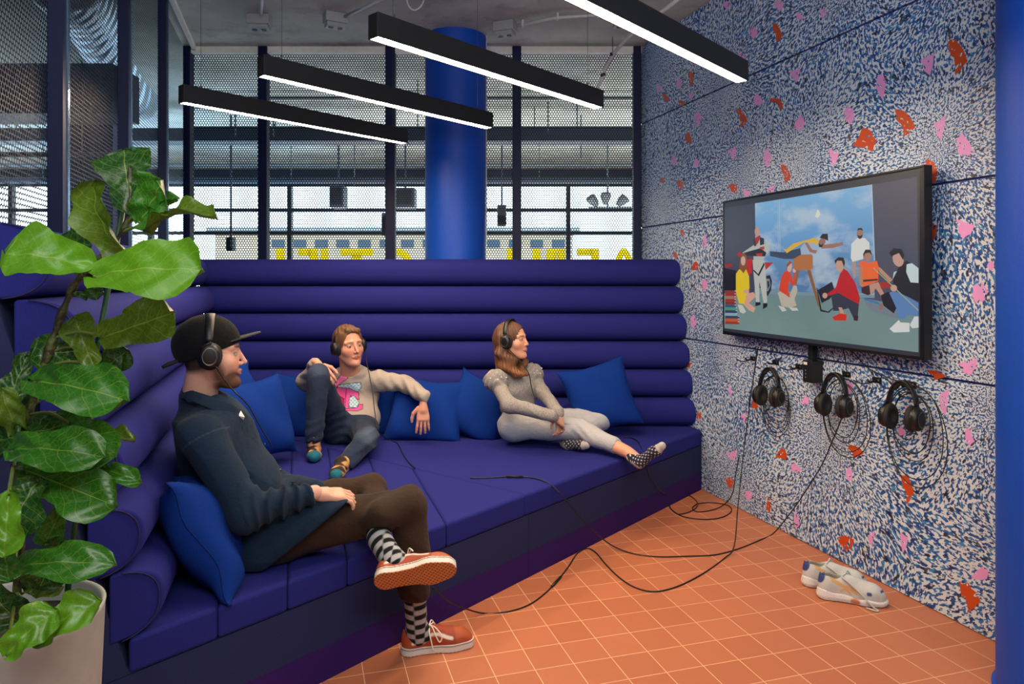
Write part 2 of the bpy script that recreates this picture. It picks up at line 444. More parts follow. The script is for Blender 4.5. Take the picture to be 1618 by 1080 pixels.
def screen_panel(p0, p1, z0, z1, nm, label):
    L = (Vector(p1) - Vector(p0)).length
    d_ = (Vector(p1) - Vector(p0)) / L; nr = Vector((-d_.y, d_.x, 0)) * .001
    vs = [Vector((*p0[:2], z0)), Vector((*p1[:2], z0)), Vector((*p1[:2], z1)), Vector((*p0[:2], z1))]
    o = obj(nm, vs, [(0, 1, 2, 3)], perf, uvs=[(0, z0), (L, z0), (L, z1), (0, z1)])
    return tag(o, label, 'screen')
# back posts
bx = [(298, 11), (417, 14), (617.5, 15), (816.5, 14), (1006, 12)]
wh = ['at the left corner', 'second from the left corner', 'left of the blue column', 'right of the blue column', 'against the patterned wall']
for (x, w_), q_ in zip(bx, wh):
    X = (x - CX) / F * YW; wd = w_ / F * YW
    o = MB().box((X, YW, CEIL / 2), (wd, .08, CEIL - .004)).build('screen_post', dark_blue); bevel(o, .004, 2)
    tag(o, 'dark blue steel window post behind the sofa, ' + q_, 'post', 'posts of the back screen')
wz = ['leftmost, next to the corner', 'second from the left', 'behind the round column', 'rightmost, next to the patterned wall']
for (a, b, q_) in zip(bx[:-1], bx[1:], wz):
    screen_panel(((a[0] + a[1] / 2 - CX) / F * YW, YW + .02, 0), ((b[0] - b[1] / 2 - CX) / F * YW, YW + .02, 0), 0, 3.21, 'perforated_screen', 'perforated metal screen in the back window wall, ' + q_)
# left wall posts
def lw(x):
    k = (x - CX) / F; Y = N_L / (NX * k + NY); return to_ns((k * Y, Y))[1]
lp = [(-60, 20), (90, 30), (196, 17), (257, 14)]
wl = ['out of the frame on the left', 'nearest the camera on the left', 'behind the top of the plant', 'nearest the back corner on the left']
Sc = to_ns(at(298, 400, YW))[1]
sl = [lw(x) for x, _ in lp] + [Sc]
steel_edge = flat('bright_steel_edge', (92, 122, 156), .25, .7)
for s_, q_ in zip(sl[:-1], wl):
    mb2 = MB(); c = ns(N_L + .0, s_, CEIL / 2)
    mb2.box(c, (.05, .045, CEIL - .004), rot_z(ROOM)); mb2.box(ns(N_L + .027, s_ + .034, CEIL / 2), (.005, .022, CEIL - .004), rot_z(ROOM), 1)
    o = mb2.build('screen_post', [dark_blue, steel_edge]); tag(o, 'dark blue steel post with a bright edge, ' + q_, 'post', 'posts of the left screen')
wq = ['at the left edge of the picture', 'behind the tall plant', 'between the plant and the corner', 'last one before the back corner']
for a, b, q_ in zip(sl[:-1], sl[1:], wq):
    screen_panel(ns(N_L - .02, a + .028), ns(N_L - .02, b - .028), 0, CEIL - .03, 'perforated_screen', 'perforated metal screen on the left side, ' + q_)
# pale rail along the head of the left screens
o = MB().box((ns(N_L + .05, (sl[1] + Sc) / 2 + .4, CEIL - .016)), (.03, 2.9, .03), rot_z(ROOM)).build('trim_2', strip_rail_white); o['kind'] = 'structure'
# ================================================================== the corner sofa
def sofa_fabric():
    t = NT('violet_blue_upholstery'); c = lin((35, 39, 114))
    a = t.noise(260, 2, .6); b = t.noise(2.0, 3)
    k = t.mix(a, tuple(v * .72 for v in c), tuple(v * 1.3 for v in c)); k = t.mix(t.math('MULTIPLY', b, .4), k, lin((26, 32, 102)))
    t.base(k); t.set(Roughness=.85, Sheen_Weight=.05, Sheen_Roughness=.5, Specular_IOR_Level=.12); t.b.inputs['Sheen Tint'].default_value = (*lin((120, 110, 230)), 1)
    t.bump(a, .35, .0015); return t.m
sofa_m = sofa_fabric()
frame_m = fabric('slate_blue_base_fabric', (38, 44, 82), 300, .3, .1)
band_m = fabric('purple_band_fabric', (50, 24, 92), 300, .25, .1)
seam_m = flat('dark_piping', (18, 18, 70), .8)
gap_m = flat('black_gap', (8, 8, 14), .9)
sofa = thing('corner_sofa', (0, 4.0, 0), 'large violet-blue corner sofa with horizontal bolster backrests under the windows', 'sofa')
NROLL = 6
ZB = [.40, .595, .785, .978, 1.172, 1.367, 1.562]
def prof(i, D, lean, n=18):
    z0, z1 = ZB[i] + .001, ZB[i + 1] - .001; out = []
    for k in range(n + 1):
        a = -pi / 2 + pi * k / n
        u = math.copysign(abs(sin(a)) ** .85, sin(a)); v = abs(cos(a)) ** .80
        z = (z0 + z1) / 2 + (z1 - z0) / 2 * u
        out.append((D * v, z))
    out = [(x + lean((z0 + z1) / 2), z) for x, z in out]
    out += [(lean((z0 + z1) / 2) - .012, z1), (lean((z0 + z1) / 2) - .012, z0)]
    return out
leanL = lambda z: -.437 - .244 * (z - .3) - .005
leanB = lambda z: 4.945 + .2 * (z - .4)
def roll_mesh(P0, P1, name, bev=.012):
    n = len(P0); mid = 24
    vs = []; fs = []
    for j in range(mid + 1):
        t_ = j / mid; vs += [a.lerp(b, t_) for a, b in zip(P0, P1)]
    for j in range(mid):
        fs += [(j * n + k, j * n + (k + 1) % n, (j + 1) * n + (k + 1) % n, (j + 1) * n + k) for k in range(n)]
    fs += [tuple(range(n))[::-1], tuple(range(mid * n, (mid + 1) * n))]
    o = obj(name, vs, fs, sofa_m, sofa)
    bm = bmesh.new(); bm.from_mesh(o.data); bmesh.ops.recalc_face_normals(bm, faces=bm.faces); bm.to_mesh(o.data); bm.free()
    return bevel(o, bev, 3, 50)
def diag_s(n):   # s on the diagonal front plane for a given n
    # X = NX n - NY s ; Y = NY n + NX s ; -.7615 X + .648 Y = G0
    return (G0 - n * (-.7615 * NX + .648 * NY)) / (.7615 * NY + .648 * NX)
for i in range(NROLL):
    pf = prof(i, .115, leanL)
    P0 = [ns(n, diag_s(n) + .004, z) for n, z in pf]; P1 = [ns(n, 5.60, z) for n, z in pf]
    roll_mesh(P0, P1, 'left_backrest_roll', .008)
    # piping along the cut end
    pts = [ns(n, diag_s(n) - .001, z) for n, z in pf[1:-3]]
    MB().tube([ns(n - .012, diag_s(n - .012) - .001, z) for n, z in pf[1:-3]], .002, 6).build('piping', seam_m, sofa, True)
    pf = prof(i, .115, lambda z: 0)
    lb = leanB((ZB[i] + ZB[i + 1]) / 2)
    def bp(v, z, end):
        Y = lb - v
        if end: X = (N_R - .004 - NY * Y) / NX
        else: X = (leanL(z) + .06 - NY * Y) / NX
        return Vector((X, Y, z))
    P0 = [bp(v, z, 0) for v, z in pf]; P1 = [bp(v, z, 1) for v, z in pf]
    roll_mesh(P0, P1, 'rear_backrest_roll', .02)
# frame behind the rolls: left wing with its end panel, and the rear
fp = [(N_L + .055, .30), (-.445, .30), (leanL(.3) - .022, .32), (leanL(1.56) - .022, 1.555), (N_L + .055, 1.555)]
P0 = [ns(n, diag_s(n) + .008, z) for n, z in fp]; P1 = [ns(n, 5.72, z) for n, z in fp]; k = len(fp)
o = obj('left_wing_panel', P0 + P1, [tuple(range(k))[::-1], tuple(range(k, 2 * k))] + [(i, (i + 1) % k, k + (i + 1) % k, k + i) for i in range(k)], frame_m, sofa)
bm = bmesh.new(); bm.from_mesh(o.data); bmesh.ops.recalc_face_normals(bm, faces=bm.faces); bm.to_mesh(o.data); bm.free()
fp = [(4.975, .3), (5.172, 1.555), (5.182, 1.555), (5.182, .3)]
P0 = [Vector(((leanL(z) - NY * Y) / NX + .02, Y, z)) for Y, z in fp]; P1 = [Vector(((N_R - .006 - NY * Y) / NX, Y, z)) for Y, z in fp]; k = 4
fp2 = P0 + P1
o = obj('rear_panel', fp2, [tuple(range(k))[::-1], tuple(range(k, 2 * k))] + [(i, (i + 1) % k, k + (i + 1) % k, k + i) for i in range(k)], frame_m, sofa)
# seat cushions
ZS0, ZS1 = .298, .402
BIG = [(-6, -2), (6, -2), (6, 9), (-6, 9)]
def region(g=G0, n0=-.46, n1=N_R - .006, y1=5.0):
    p = clip(BIG, -.7615, .648, g); p = clip(p, NX, NY, n0); p = clip(p, -NX, -NY, -n1); return clip(p, 0, -1, -y1)
M1, M2 = (.083, 3.336), (-1.9, 4.9)
ma, mbb = (M2[1] - M1[1]), -(M2[0] - M1[0]); mc = ma * M1[0] + mbb * M1[1]   # side towards the rear
seat = region()
def cushion(poly, name):
    o = MB().prism(poly, ZS0, ZS1).build(name, sofa_m, sofa)
    return bevel(o, .015, 4, 30)
rear = clip(seat, ma, mbb, mc)
near = clip(seat, -ma, -mbb, -mc)
if sum(p[1] for p in rear) / len(rear) < sum(p[1] for p in near) / len(near): rear, near = near, rear
cushion(rear, 'rear_seat_cushion')
nb_ = [-.46, -.24, -.035, .17, .385, .59, 3.0]
for a, b in zip(nb_[:-1], nb_[1:]):
    p = clip(clip(near, NX, NY, a), -NX, -NY, -b)
    if len(p) > 2: cushion(p, 'centre_seat_cushion' if b == 3.0 else 'left_seat_cushion')
# base with purple band at the foot
bp_ = region(G0 + .006, N_L + .055, N_R - .006, 5.182)
sx = ondiag(837, 860)
for sgn, nm in ((1, 'base_panel'), (-1, 'base_panel')):
    # split where the vertical seam shows
    dx, dy = .648, .7615; c = dx * sx.x + dy * sx.y
    p = clip(bp_, sgn * dx, sgn * dy, sgn * c + .0012)
    MB().prism(p, .122, ZS0).build('base_panel', frame_m, sofa)
    MB().prism(p, .0, .1215).build('base_band', band_m, sofa)
# ================================================================== wall television with the picture it shows
OFF = .094
tv = thing('television', onwall(1300, 430, OFF), 'large black flat television on the patterned wall showing a group photo before a sky backdrop', 'television')
black_gloss = flat('black_frame', (10, 11, 14), .3)
black_matt = flat('black_plastic', (13, 14, 17), .45)
tl, tr_, bl, br = [onwall(x, y, OFF) for x, y in ((1142, 317), (1460, 261), (1142, 525), (1460, 573))]
z1 = (tl.z + tr_.z) / 2; z0 = (bl.z + br.z) / 2
sA, sB = to_ns(tr_)[1], to_ns(tl)[1]
def nbox(mb, n0, n1, s0, s1, za, zb, mi=0):
    mb.box(ns((n0 + n1) / 2, (s0 + s1) / 2, (za + zb) / 2), (abs(n1 - n0), abs(s1 - s0), abs(zb - za)), rot_z(ROOM), mi); return mb
m = MB(); nf = N_R - OFF
nbox(m, nf + .004, nf + .045, sA, sB, z0, z1)
for a, b, c_, d in ((sA, sA + .011, z0, z1), (sB - .011, sB, z0, z1), (sA, sB, z0, z0 + .014), (sA, sB, z1 - .011, z1)):
    nbox(m, nf, nf + .006, a, b, c_, d)
bevel(m.build('casing', black_gloss, tv), .002, 2)
m = nbox(MB(), nf + .046, N_R - .003, (sA + sB) / 2 - .25, (sA + sB) / 2 + .25, 1.3, 1.7); m.build('wall_bracket', black_matt, tv)
def glow(rgb, k=.92):
    nm = 'screen_%d_%d_%d' % rgb
    if nm in MATS: return MATS[nm]
    t = NT(nm); t.base((.004, .004, .005)); t.b.inputs['Emission Color'].default_value = (*lin(rgb), 1); t.set(Emission_Strength=k, Roughness=.35)
    return t.m
def on_tv(x, y, lay): return onwall(x, y, OFF - .0035 + lay * .00004)
scr_l, scr_r = 1145.5, 1452
# the lit panel: dark grey bars, photo between
sv = [on_tv(x, y, 0) for x, y in ((1144.5, 320.5), (1453.5, 267), (1453.5, 569.5), (1144.5, 522.5))]
m = MB(); mats = [glow((44, 48, 58)), None]; idx = {}
m.add(sv, [(0, 3, 2, 1)], 0); mats = [mats[0]]
lay = [0]
def poly(rgb, pts, o=(0, 0), s=1.0):
    lay[0] += 1
    if rgb not in idx: idx[rgb] = len(mats); mats.append(glow(rgb) if isinstance(rgb, tuple) else MATS[rgb])
    p = [on_tv(o[0] + x / s, o[1] + y / s, lay[0]) for x, y in pts]
    m.add(p, [tuple(range(len(p)))], idx[rgb])
A = lambda rgb, *pts: poly(rgb, pts, (1135, 340), 5.4)
B = lambda rgb, *pts: poly(rgb, pts, (1290, 340), 4.909)
T = lambda rgb, *pts: poly(rgb, pts, (1120, 250), 3.375)
def ell(fn, rgb, cx, cy, rx, ry, a=0, n=14):
    fn(rgb, *[(cx + rx * cos(t) * cos(a) - ry * sin(t) * sin(a), cy + rx * cos(t) * sin(a) + ry * sin(t) * cos(a)) for t in [2 * pi * k / n for k in range(n)]])
# sky cloth material
t = NT('screen_sky'); mp = t.node('ShaderNodeSeparateXYZ'); t.link(t.pos(), mp.inputs[0])
h = t.math('MULTIPLY_ADD', mp.outputs[2], 1.6, -2.25)
mpp = t.node('ShaderNodeMapping'); t.link(t.pos(), mpp.inputs[0]); mpp.inputs['Scale'].default_value = (1, 1, 2.2)
nz = t.noise(3.2, 5, .55, vec=mpp.outputs[0])
cl = t.ramp(nz, [(.46, (0, 0, 0)), (.62, (1, 1, 1))])
skyc = t.ramp(h, [(.0, lin((78, 116, 158))), (.35, lin((96, 146, 192))), (.9, lin((128, 180, 216)))])
c = t.mix(t.math('MULTIPLY', cl, .75), skyc, lin((178, 192, 204)))
t.base((.004, .004, .005)); t.link(c, t.b.inputs['Emission Color']); t.set(Emission_Strength=.9, Roughness=.35)
t = NT('screen_floor'); n_ = t.noise(3, 2)
c = t.mix(n_, lin((92, 120, 122)), lin((122, 146, 142))); t.base((.004, .004, .005)); t.link(c, t.b.inputs['Emission Color']); t.set(Emission_Strength=.9, Roughness=.35)
T('screen_floor', (80, 690), (1118, 700), (1118, 1034), (83, 905))
T((62, 64, 78), (78, 264), (246, 240), (244, 720), (80, 720))
T((70, 72, 90), (862, 141), (1110, 99), (1118, 800), (800, 740))
T('screen_sky', (246, 240), (866, 140), (884, 520), (884, 730), (600, 716), (420, 712), (330, 700), (290, 640), (250, 560))
T((170, 186, 200), (866, 140), (871, 139), (886, 545), (881, 545))
T((150, 176, 186), (366, 222), (369, 222), (372, 530), (369, 530)); T((160, 184, 190), (375, 221), (378, 221), (381, 525), (378, 525))
T((206, 208, 196), (566, 312), (578, 272), (588, 280), (596, 300), (582, 318))
T((110, 138, 150), (244, 700), (884, 730), (884, 745), (244, 720))
# motorbike and books
A((28, 26, 34), (50, 450), (150, 470), (160, 620), (140, 640), (52, 640)); A((160, 34, 34), (52, 420), (110, 412), (126, 436), (60, 446))
A((36, 40, 48), (400, 520), (440, 510), (458, 560), (450, 640), (420, 690), (396, 660)); A((170, 48, 40), (398, 400), (470, 402), (440, 430), (400, 470))
A((120, 132, 136), (408, 540), (436, 540), (446, 600), (424, 650), (406, 640)); A((40, 44, 54), (416, 560), (432, 560), (438, 600), (422, 630))
for k, cdx in enumerate([(130, 54, 48), (150, 44, 36), (150, 110, 90), (150, 42, 34), (120, 46, 44), (52, 78, 112), (70, 140, 110), (50, 60, 90), (130, 160, 170), (50, 60, 90), (180, 84, 44), (150, 50, 30)]):
    y = 640 + k * 24; wd = 150 if k < 6 else 178 if k > 8 else 160
    A(cdx, (58, y), (wd, y + 2), (wd, y + 25), (58, y + 23)); A((190, 190, 184), (wd - 12, y + 2), (wd, y + 2), (wd, y + 8), (wd - 12, y + 7))
# standing man with guitar
A((176, 176, 170), (292, 380), (390, 380), (404, 470), (416, 740), (388, 752), (350, 560), (350, 740), (322, 740), (306, 560))
A((24, 26, 34), (318, 740), (360, 742), (360, 762), (316, 776)); A((24, 26, 34), (384, 748), (420, 752), (416, 780), (380, 800))
A((170, 172, 164), (205, 320), (300, 254), (330, 190), (372, 184), (440, 262), (436, 300), (380, 380), (300, 380), (300, 300), (220, 336))
A((34, 36, 48), (300, 210), (330, 192), (322, 262), (304, 262)); A((34, 36, 48), (352, 184), (390, 196), (392, 246), (356, 256))
A((160, 28, 30), (312, 200), (340, 168), (362, 176), (340, 236), (322, 256)); ell(A, (176, 144, 124), 332, 140, 22, 42)
A((30, 30, 40), (216, 320), (360, 280), (410, 318), (400, 350), (300, 348), (230, 340)); A((176, 40, 36), (320, 326), (380, 322), (372, 346), (330, 350)); A((176, 40, 36), (352, 272), (392, 264), (392, 292), (360, 290))
A((170, 20, 30), (160, 330), (190, 306), (196, 330), (178, 360)); A((184, 30, 34), (232, 380), (290, 370), (284, 490), (258, 512), (236, 440)); A((32, 32, 40), (300, 460), (340, 500), (390, 400), (396, 420), (346, 520), (300, 476))
# girl in yellow
A((200, 150, 130), (214, 676), (300, 654), (322, 690), (260, 748), (316, 790), (300, 828), (262, 810), (214, 760))
A((186, 188, 176), (164, 760), (206, 766), (236, 822), (214, 838), (186, 826)); A((214, 182, 34), (150, 500), (176, 462), (236, 458), (262, 520), (266, 620), (244, 660), (222, 756), (176, 752), (150, 650))
A((126, 70, 44), (190, 330), (222, 320), (244, 350), (246, 440), (216, 494), (176, 450), (186, 380)); ell(A, (198, 156, 136), 212, 388, 20, 40)
A((198, 152, 132), (214, 640), (262, 628), (262, 700), (246, 690), (240, 664), (216, 662))
# girl in orange
A((176, 168, 150), (506, 660), (540, 640), (600, 700), (640, 600), (668, 600), (676, 640), (650, 716), (668, 770), (610, 790), (540, 772))
A((188, 186, 176), (510, 770), (560, 780), (582, 812), (546, 822)); A((188, 186, 176), (600, 784), (668, 788), (684, 812), (630, 814))
A((204, 64, 34), (516, 640), (540, 520), (568, 474), (606, 470), (640, 560), (640, 470), (658, 480), (656, 590), (630, 600), (604, 560), (596, 640), (614, 700), (560, 668)); ell(A, (200, 160, 142), 606, 436, 22, 48); A((140, 76, 44), (582, 420), (604, 386), (628, 402), (590, 440), (586, 470))
ell(A, (200, 160, 142), 648, 470, 14, 20)
# trestle block and flying man
A((140, 90, 50), (668, 466), (692, 466), (668, 590), (652, 590)); A((134, 86, 48), (756, 466), (786, 466), (872, 770), (852, 780))
A((168, 104, 56), (640, 352), (650, 338), (790, 332), (806, 344), (806, 450), (790, 464), (660, 468), (642, 452))
A((52, 62, 84), (440, 306), (560, 316), (700, 280), (720, 326), (640, 372), (560, 372), (440, 346))
A((150, 166, 190), (700, 280), (740, 230), (850, 222), (862, 290), (830, 330), (706, 334)); A((206, 164, 50), (556, 284), (580, 290), (640, 240), (820, 192), (860, 216), (850, 248), (740, 226), (640, 286), (584, 324))
A((150, 104, 84), (736, 236), (760, 230), (800, 292), (842, 298), (830, 326), (780, 312)); T((150, 106, 88), (600, 462), (700, 450), (712, 444), (716, 462), (660, 478), (600, 482))
ell(T, (140, 100, 84), 604, 446, 17, 24, .5); T((30, 28, 32), (590, 424), (606, 402), (634, 402), (636, 440), (618, 430)); T((40, 34, 34), (584, 452), (600, 462), (612, 452), (604, 474), (588, 474))
# squatting man in red with easel board
B((28, 32, 44), (10, 580), (120, 514), (146, 600), (100, 650), (40, 680)); B((34, 36, 46), (0, 560), (8, 566), (40, 730), (90, 746), (134, 710), (138, 716), (96, 756), (30, 744))
B((48, 52, 66), (112, 610), (150, 592), (330, 680), (320, 790), (290, 800), (250, 720), (170, 740), (130, 740), (126, 700)); B((186, 140, 120), (170, 712), (198, 714), (220, 780), (196, 790))
B((196, 42, 30), (124, 790), (180, 760), (234, 768), (232, 816), (140, 814)); B((60, 30, 34), (286, 780), (326, 780), (320, 818), (290, 816))
B((178, 28, 34), (80, 610), (150, 560), (180, 460), (206, 410), (240, 430), (300, 520), (338, 640), (330, 690), (230, 636), (170, 600), (96, 624))
ell(B, (186, 146, 126), 180, 386, 30, 56, -.1); B((44, 32, 30), (140, 350), (170, 324), (210, 328), (222, 370), (214, 400), (196, 352), (160, 352), (148, 380)); ell(B, (186, 146, 126), 66, 622, 20, 22)
# man in white
B((168, 138, 120), (276, 350), (306, 356), (304, 480), (290, 496), (278, 430)); B((168, 138, 120), (306, 300), (330, 296), (370, 330), (366, 346)); B((206, 206, 202), (272, 220), (320, 172), (376, 176), (412, 214), (412, 262), (380, 268), (360, 340), (280, 360), (266, 330))
ell(B, (150, 116, 98), 338, 142, 24, 40); B((50, 38, 34), (314, 118), (326, 98), (352, 98), (362, 120), (340, 112)); B((50, 38, 34), (316, 150), (338, 160), (358, 148), (352, 176), (338, 184), (322, 176))
# man in life vest
B((60, 110, 170), (370, 640), (490, 676), (486, 694), (372, 656)); B((110, 120, 130), (366, 660), (640, 760), (632, 800), (420, 740))
B((54, 34, 40), (350, 556), (420, 540), (440, 600), (400, 620), (350, 600)); B((180, 136, 112), (410, 540), (480, 516), (526, 610), (510, 640), (460, 566), (420, 620)); B((156, 46, 40), (490, 518), (560, 516), (580, 560), (500, 570))
B((168, 124, 100), (324, 400), (356, 392), (360, 560), (334, 540)); B((176, 132, 108), (470, 390), (500, 410), (592, 500), (570, 520), (490, 440)); B((224, 96, 44), (352, 350), (400, 366), (470, 352), (482, 400), (480, 510), (360, 556), (356, 400), (322, 380)); B((50, 40, 46), (362, 500), (476, 492), (476, 504), (362, 516))
ell(B, (160, 118, 98), 398, 318, 28, 40); B((30, 28, 32), (362, 300), (380, 266), (420, 268), (432, 310), (410, 288), (376, 296), (366, 330))
# man in dark vest on the right
B((84, 122, 170), (546, 610), (600, 584), (720, 636), (792, 680), (792, 780), (700, 770), (690, 800), (640, 800), (600, 700)); B((24, 28, 40), (590, 480), (640, 400), (700, 350), (792, 420), (792, 670), (640, 600), (600, 560))
B((186, 200, 204), (700, 380), (740, 370), (792, 410), (792, 524), (730, 520), (696, 440)); B((170, 186, 194), (590, 500), (626, 430), (600, 440)); B((22, 26, 38), (500, 620), (560, 590), (620, 720), (600, 760), (520, 700)); B((140, 100, 90), (484, 690), (512, 680), (520, 720), (494, 736))
B((150, 160, 130), (438, 408), (444, 404), (792, 732), (792, 744)); ell(B, (190, 148, 130), 600, 564, 26, 26); ell(B, (186, 146, 132), 634, 342, 42, 58, -.3); B((24, 26, 34), (564, 290), (600, 254), (660, 262), (680, 310), (672, 346), (640, 292), (580, 318))
B((204, 206, 204), (566, 880), (640, 810), (650, 830), (722, 834), (722, 904), (600, 908)); B((196, 200, 200), (724, 850), (760, 784), (792, 784), (792, 870), (744, 876))
m.build('screen', mats, tv)
# ================================================================== pendant lights
lamp_black = flat('lamp_housing', (20, 21, 23), .5)
lamp_glow = emit('lamp_diffuser', (255, 222, 186), 115.0)
wire_m = flat('steel_wire', (70, 72, 74), .4, .8)
fd = Vector((.664, .748, 0)).normalized(); fn_ = Vector((-fd.y, fd.x, 0)); LEN = 1.48
starts = [(-1.674, 3.618), (-1.095, 3.136), (-.498, 2.637), (.096, 2.13)]
wp = ['leftmost and lowest of the four', 'second from the left', 'hanging in front of the blue column', 'nearest the patterned wall']
Rf = Matrix((fd, fn_, Vector((0, 0, 1)))).transposed()
def pendant(sx_, sy_, lab):
    c = Vector((sx_, sy_, 2.32)) + fd * LEN / 2 + fn_ * .03
    th = thing('linear_pendant', c, lab, 'lamp', 'linear pendant lights')
    m = MB()
    for a in (-1, 1): m.box(c + fn_ * a * .0275 + Vector((0, 0, .046)), (LEN, .005, .092), Rf)
    m.box(c + Vector((0, 0, .0895)), (LEN, .05, .005), Rf)
    for a in (-1, 1): m.box(c + fd * a * (LEN / 2 - .003) + Vector((0, 0, .046)), (.006, .05, .092), Rf)
    bevel(m.build('housing', lamp_black, th), .001, 1)
    MB().box(c + Vector((0, 0, .006)), (LEN - .014, .049, .008), Rf).build('diffuser', lamp_glow, th)
    for a in (-.43, .43):
        p = c + fd * a * LEN + Vector((0, 0, .092))
        MB().tube([p, Vector((p.x, p.y, CEIL))], .0011, 5).lathe([(.004, 0), (.004, .02), (.0015, .026)], p, 8).build('suspension_wire', wire_m, th)
for (a, b), q_ in zip(starts, wp): pendant(a, b, 'slim black linear pendant light, ' + q_)
# ------------------------------------------------------------------ sockets and conduits under the ceiling
grey_box = flat('socket_plastic', (150, 154, 158), .5)
dark_slot = flat('socket_slot', (60, 62, 64), .6)
tube_m = flat('conduit_grey', (190, 192, 192), .45)
def ceil_pt(x, y, dz=0): return onz(x, y, CEIL - dz) if y < CY else None
def socket_box(x, y, ang, lab):
    p = ceil_pt(x, y, .05); p.z = CEIL - .05
    R = rot_z(ang)
    th = thing('ceiling_socket', (p.x, p.y, CEIL), lab, 'socket', 'socket boxes under the ceiling')
    bevel(MB().box((p.x, p.y, CEIL - .036), (.155, .10, .07), R).build('box', grey_box, th), .006, 2)
    m = MB().box((p.x, p.y, CEIL - .085), (.135, .085, .03), R); bevel(m.build('socket_plate', grey_box, th), .005, 2)
    for a in (-.032, .032): MB().lathe([(.0, 0), (.018, 0), (.018, .004)], p + R @ Vector((a, 0, -.054)), 14, cap=False).build('outlet', dark_slot, th)
socket_box(410, 36, .05, 'grey double socket box under the ceiling, above the leftmost back screen')
socket_box(530, 33, .5, 'grey double socket box under the ceiling, left of the nearest pendant')
socket_box(798, 46, -.35, 'grey socket box under the ceiling, just right of the blue column')
socket_box(985, 32, .1, 'grey socket box under the ceiling, partly behind the rightmost pendant')
def conduit(pts, lab, r=.011, name='conduit'):
    P = [onz(x, y, CEIL - .03) for x, y in pts]
    o = MB().tube(P, r, 8).build(name, tube_m, None, True)
    return tag(o, lab, 'pipe')
conduit([(412, 22), (414, 0), (416, -30)], 'thin steel conduit running up to the leftmost ceiling socket')
conduit([(545, 26), (600, 0), (680, -40)], 'thin grey conduit running off from the ceiling socket left of the nearest pendant')
o = conduit([(818, 40), (880, 28), (975, 22)], 'grey conduit linking two ceiling sockets right of the blue column')
for x, y in ((826, 39), (881, 28), (945, 24)):
    p = onz(x, y, CEIL - .03); MB().box(p + Vector((0, 0, .008)), (.014, .04, .044)).build('clip', tube_m, o)
hose = [at(1095, -22, 4.0), at(1060, 8, 4.1), at(1010, 44, 4.35), at(975, 78, 4.6), at(957, 108, 4.75), at(950, 128, 4.78), at(942, 142, 4.8)]
o = MB().tube(spline(hose, 8), .0125, 10).build('flexible_conduit', tube_m, None, True); tag(o, 'pale flexible conduit hanging from the ceiling behind the rightmost pendant', 'pipe')
m = MB(); m.lathe([(.018, -.01), (.018, .01)], at(968, 85, 4.65), 14, axis=(.3, .2, -1)).tube([at(968, 85, 4.65), at(968, 58, 4.65)], .003, 5)
m.build('clamp', black_matt, o); MB().lathe([(.018, -.01), (.018, .01)], at(953, 118, 4.77), 14, axis=(.3, .2, -1)).build('clamp', black_matt, o)
# cable loop at the ceiling and cable on the column
o = MB().tube(spline([at(640, -20, 4.5), at(645, 8, 4.5), at(656, 16, 4.5), at(668, 5, 4.5), at(672, -20, 4.5)], 8), .005, 6).build('hanging_cable', tube_m, None, True)
tag(o, 'small loop of grey cable hanging from the ceiling above the blue column', 'cable')
o = MB().tube([Vector((-.43 + .236, 5.38, CEIL)), Vector((-.43 + .2365, 5.38, 1.7))], .004, 6).build('column_cable', tube_m); tag(o, 'thin grey cable running down the right side of the blue column', 'cable')

# ================================================================== the office and the street behind the screens
YG = 12.0
frame_dark = flat('window_frame_dark', (34, 42, 52), .5)
m = MB()
z_tr = [HC + (CY - y) / F * YG for y in (408, 383, 332, 292)]
def gz(y): return HC + (CY - y) / F * YG
for y in (292, 332, 368): m.box((-4, YG, gz(y)), (24, .08, .055))
m.box((-4, YG, .35), (24, .12, .7))
m.box((-4, YG, CEIL - .1), (24, .12, .22))
for X in [-15.5 + 2.35 * k for k in range(11)]: m.box((X, YG, CEIL / 2), (.07, .10, CEIL))
o = m.build('window_1', frame_dark); o['kind'] = 'structure'
t = NT('window_glass'); t.set(Roughness=.02, IOR=1.45, Transmission_Weight=1.0); t.base((.92, .98, 1.0))
# thin panes: simple transparent/glossy blend keeps daylight coming through
tr = t.node('ShaderNodeBsdfTransparent'); tr.inputs[0].default_value = (.9, .97, 1, 1); gl = t.node('ShaderNodeBsdfGlossy'); gl.inputs['Roughness'].default_value = .02
fr = t.node('ShaderNodeFresnel'); ms = t.node('ShaderNodeMixShader'); t.link(fr.outputs[0], ms.inputs[0]); t.link(tr.outputs[0], ms.inputs[1]); t.link(gl.outputs[0], ms.inputs[2]); t.link(ms.outputs[0], t.out.inputs[0])
o = obj('window_2', [(-16, YG, .7), (8, YG, .7), (8, YG, CEIL - .2), (-16, YG, CEIL - .2)], [(0, 1, 2, 3)], t.m); o['kind'] = 'structure'
# right end of the outer office
o = MB().box((4.4, 9, CEIL / 2), (.15, 6, CEIL)).build('wall_office', wall_plain); o['kind'] = 'structure'
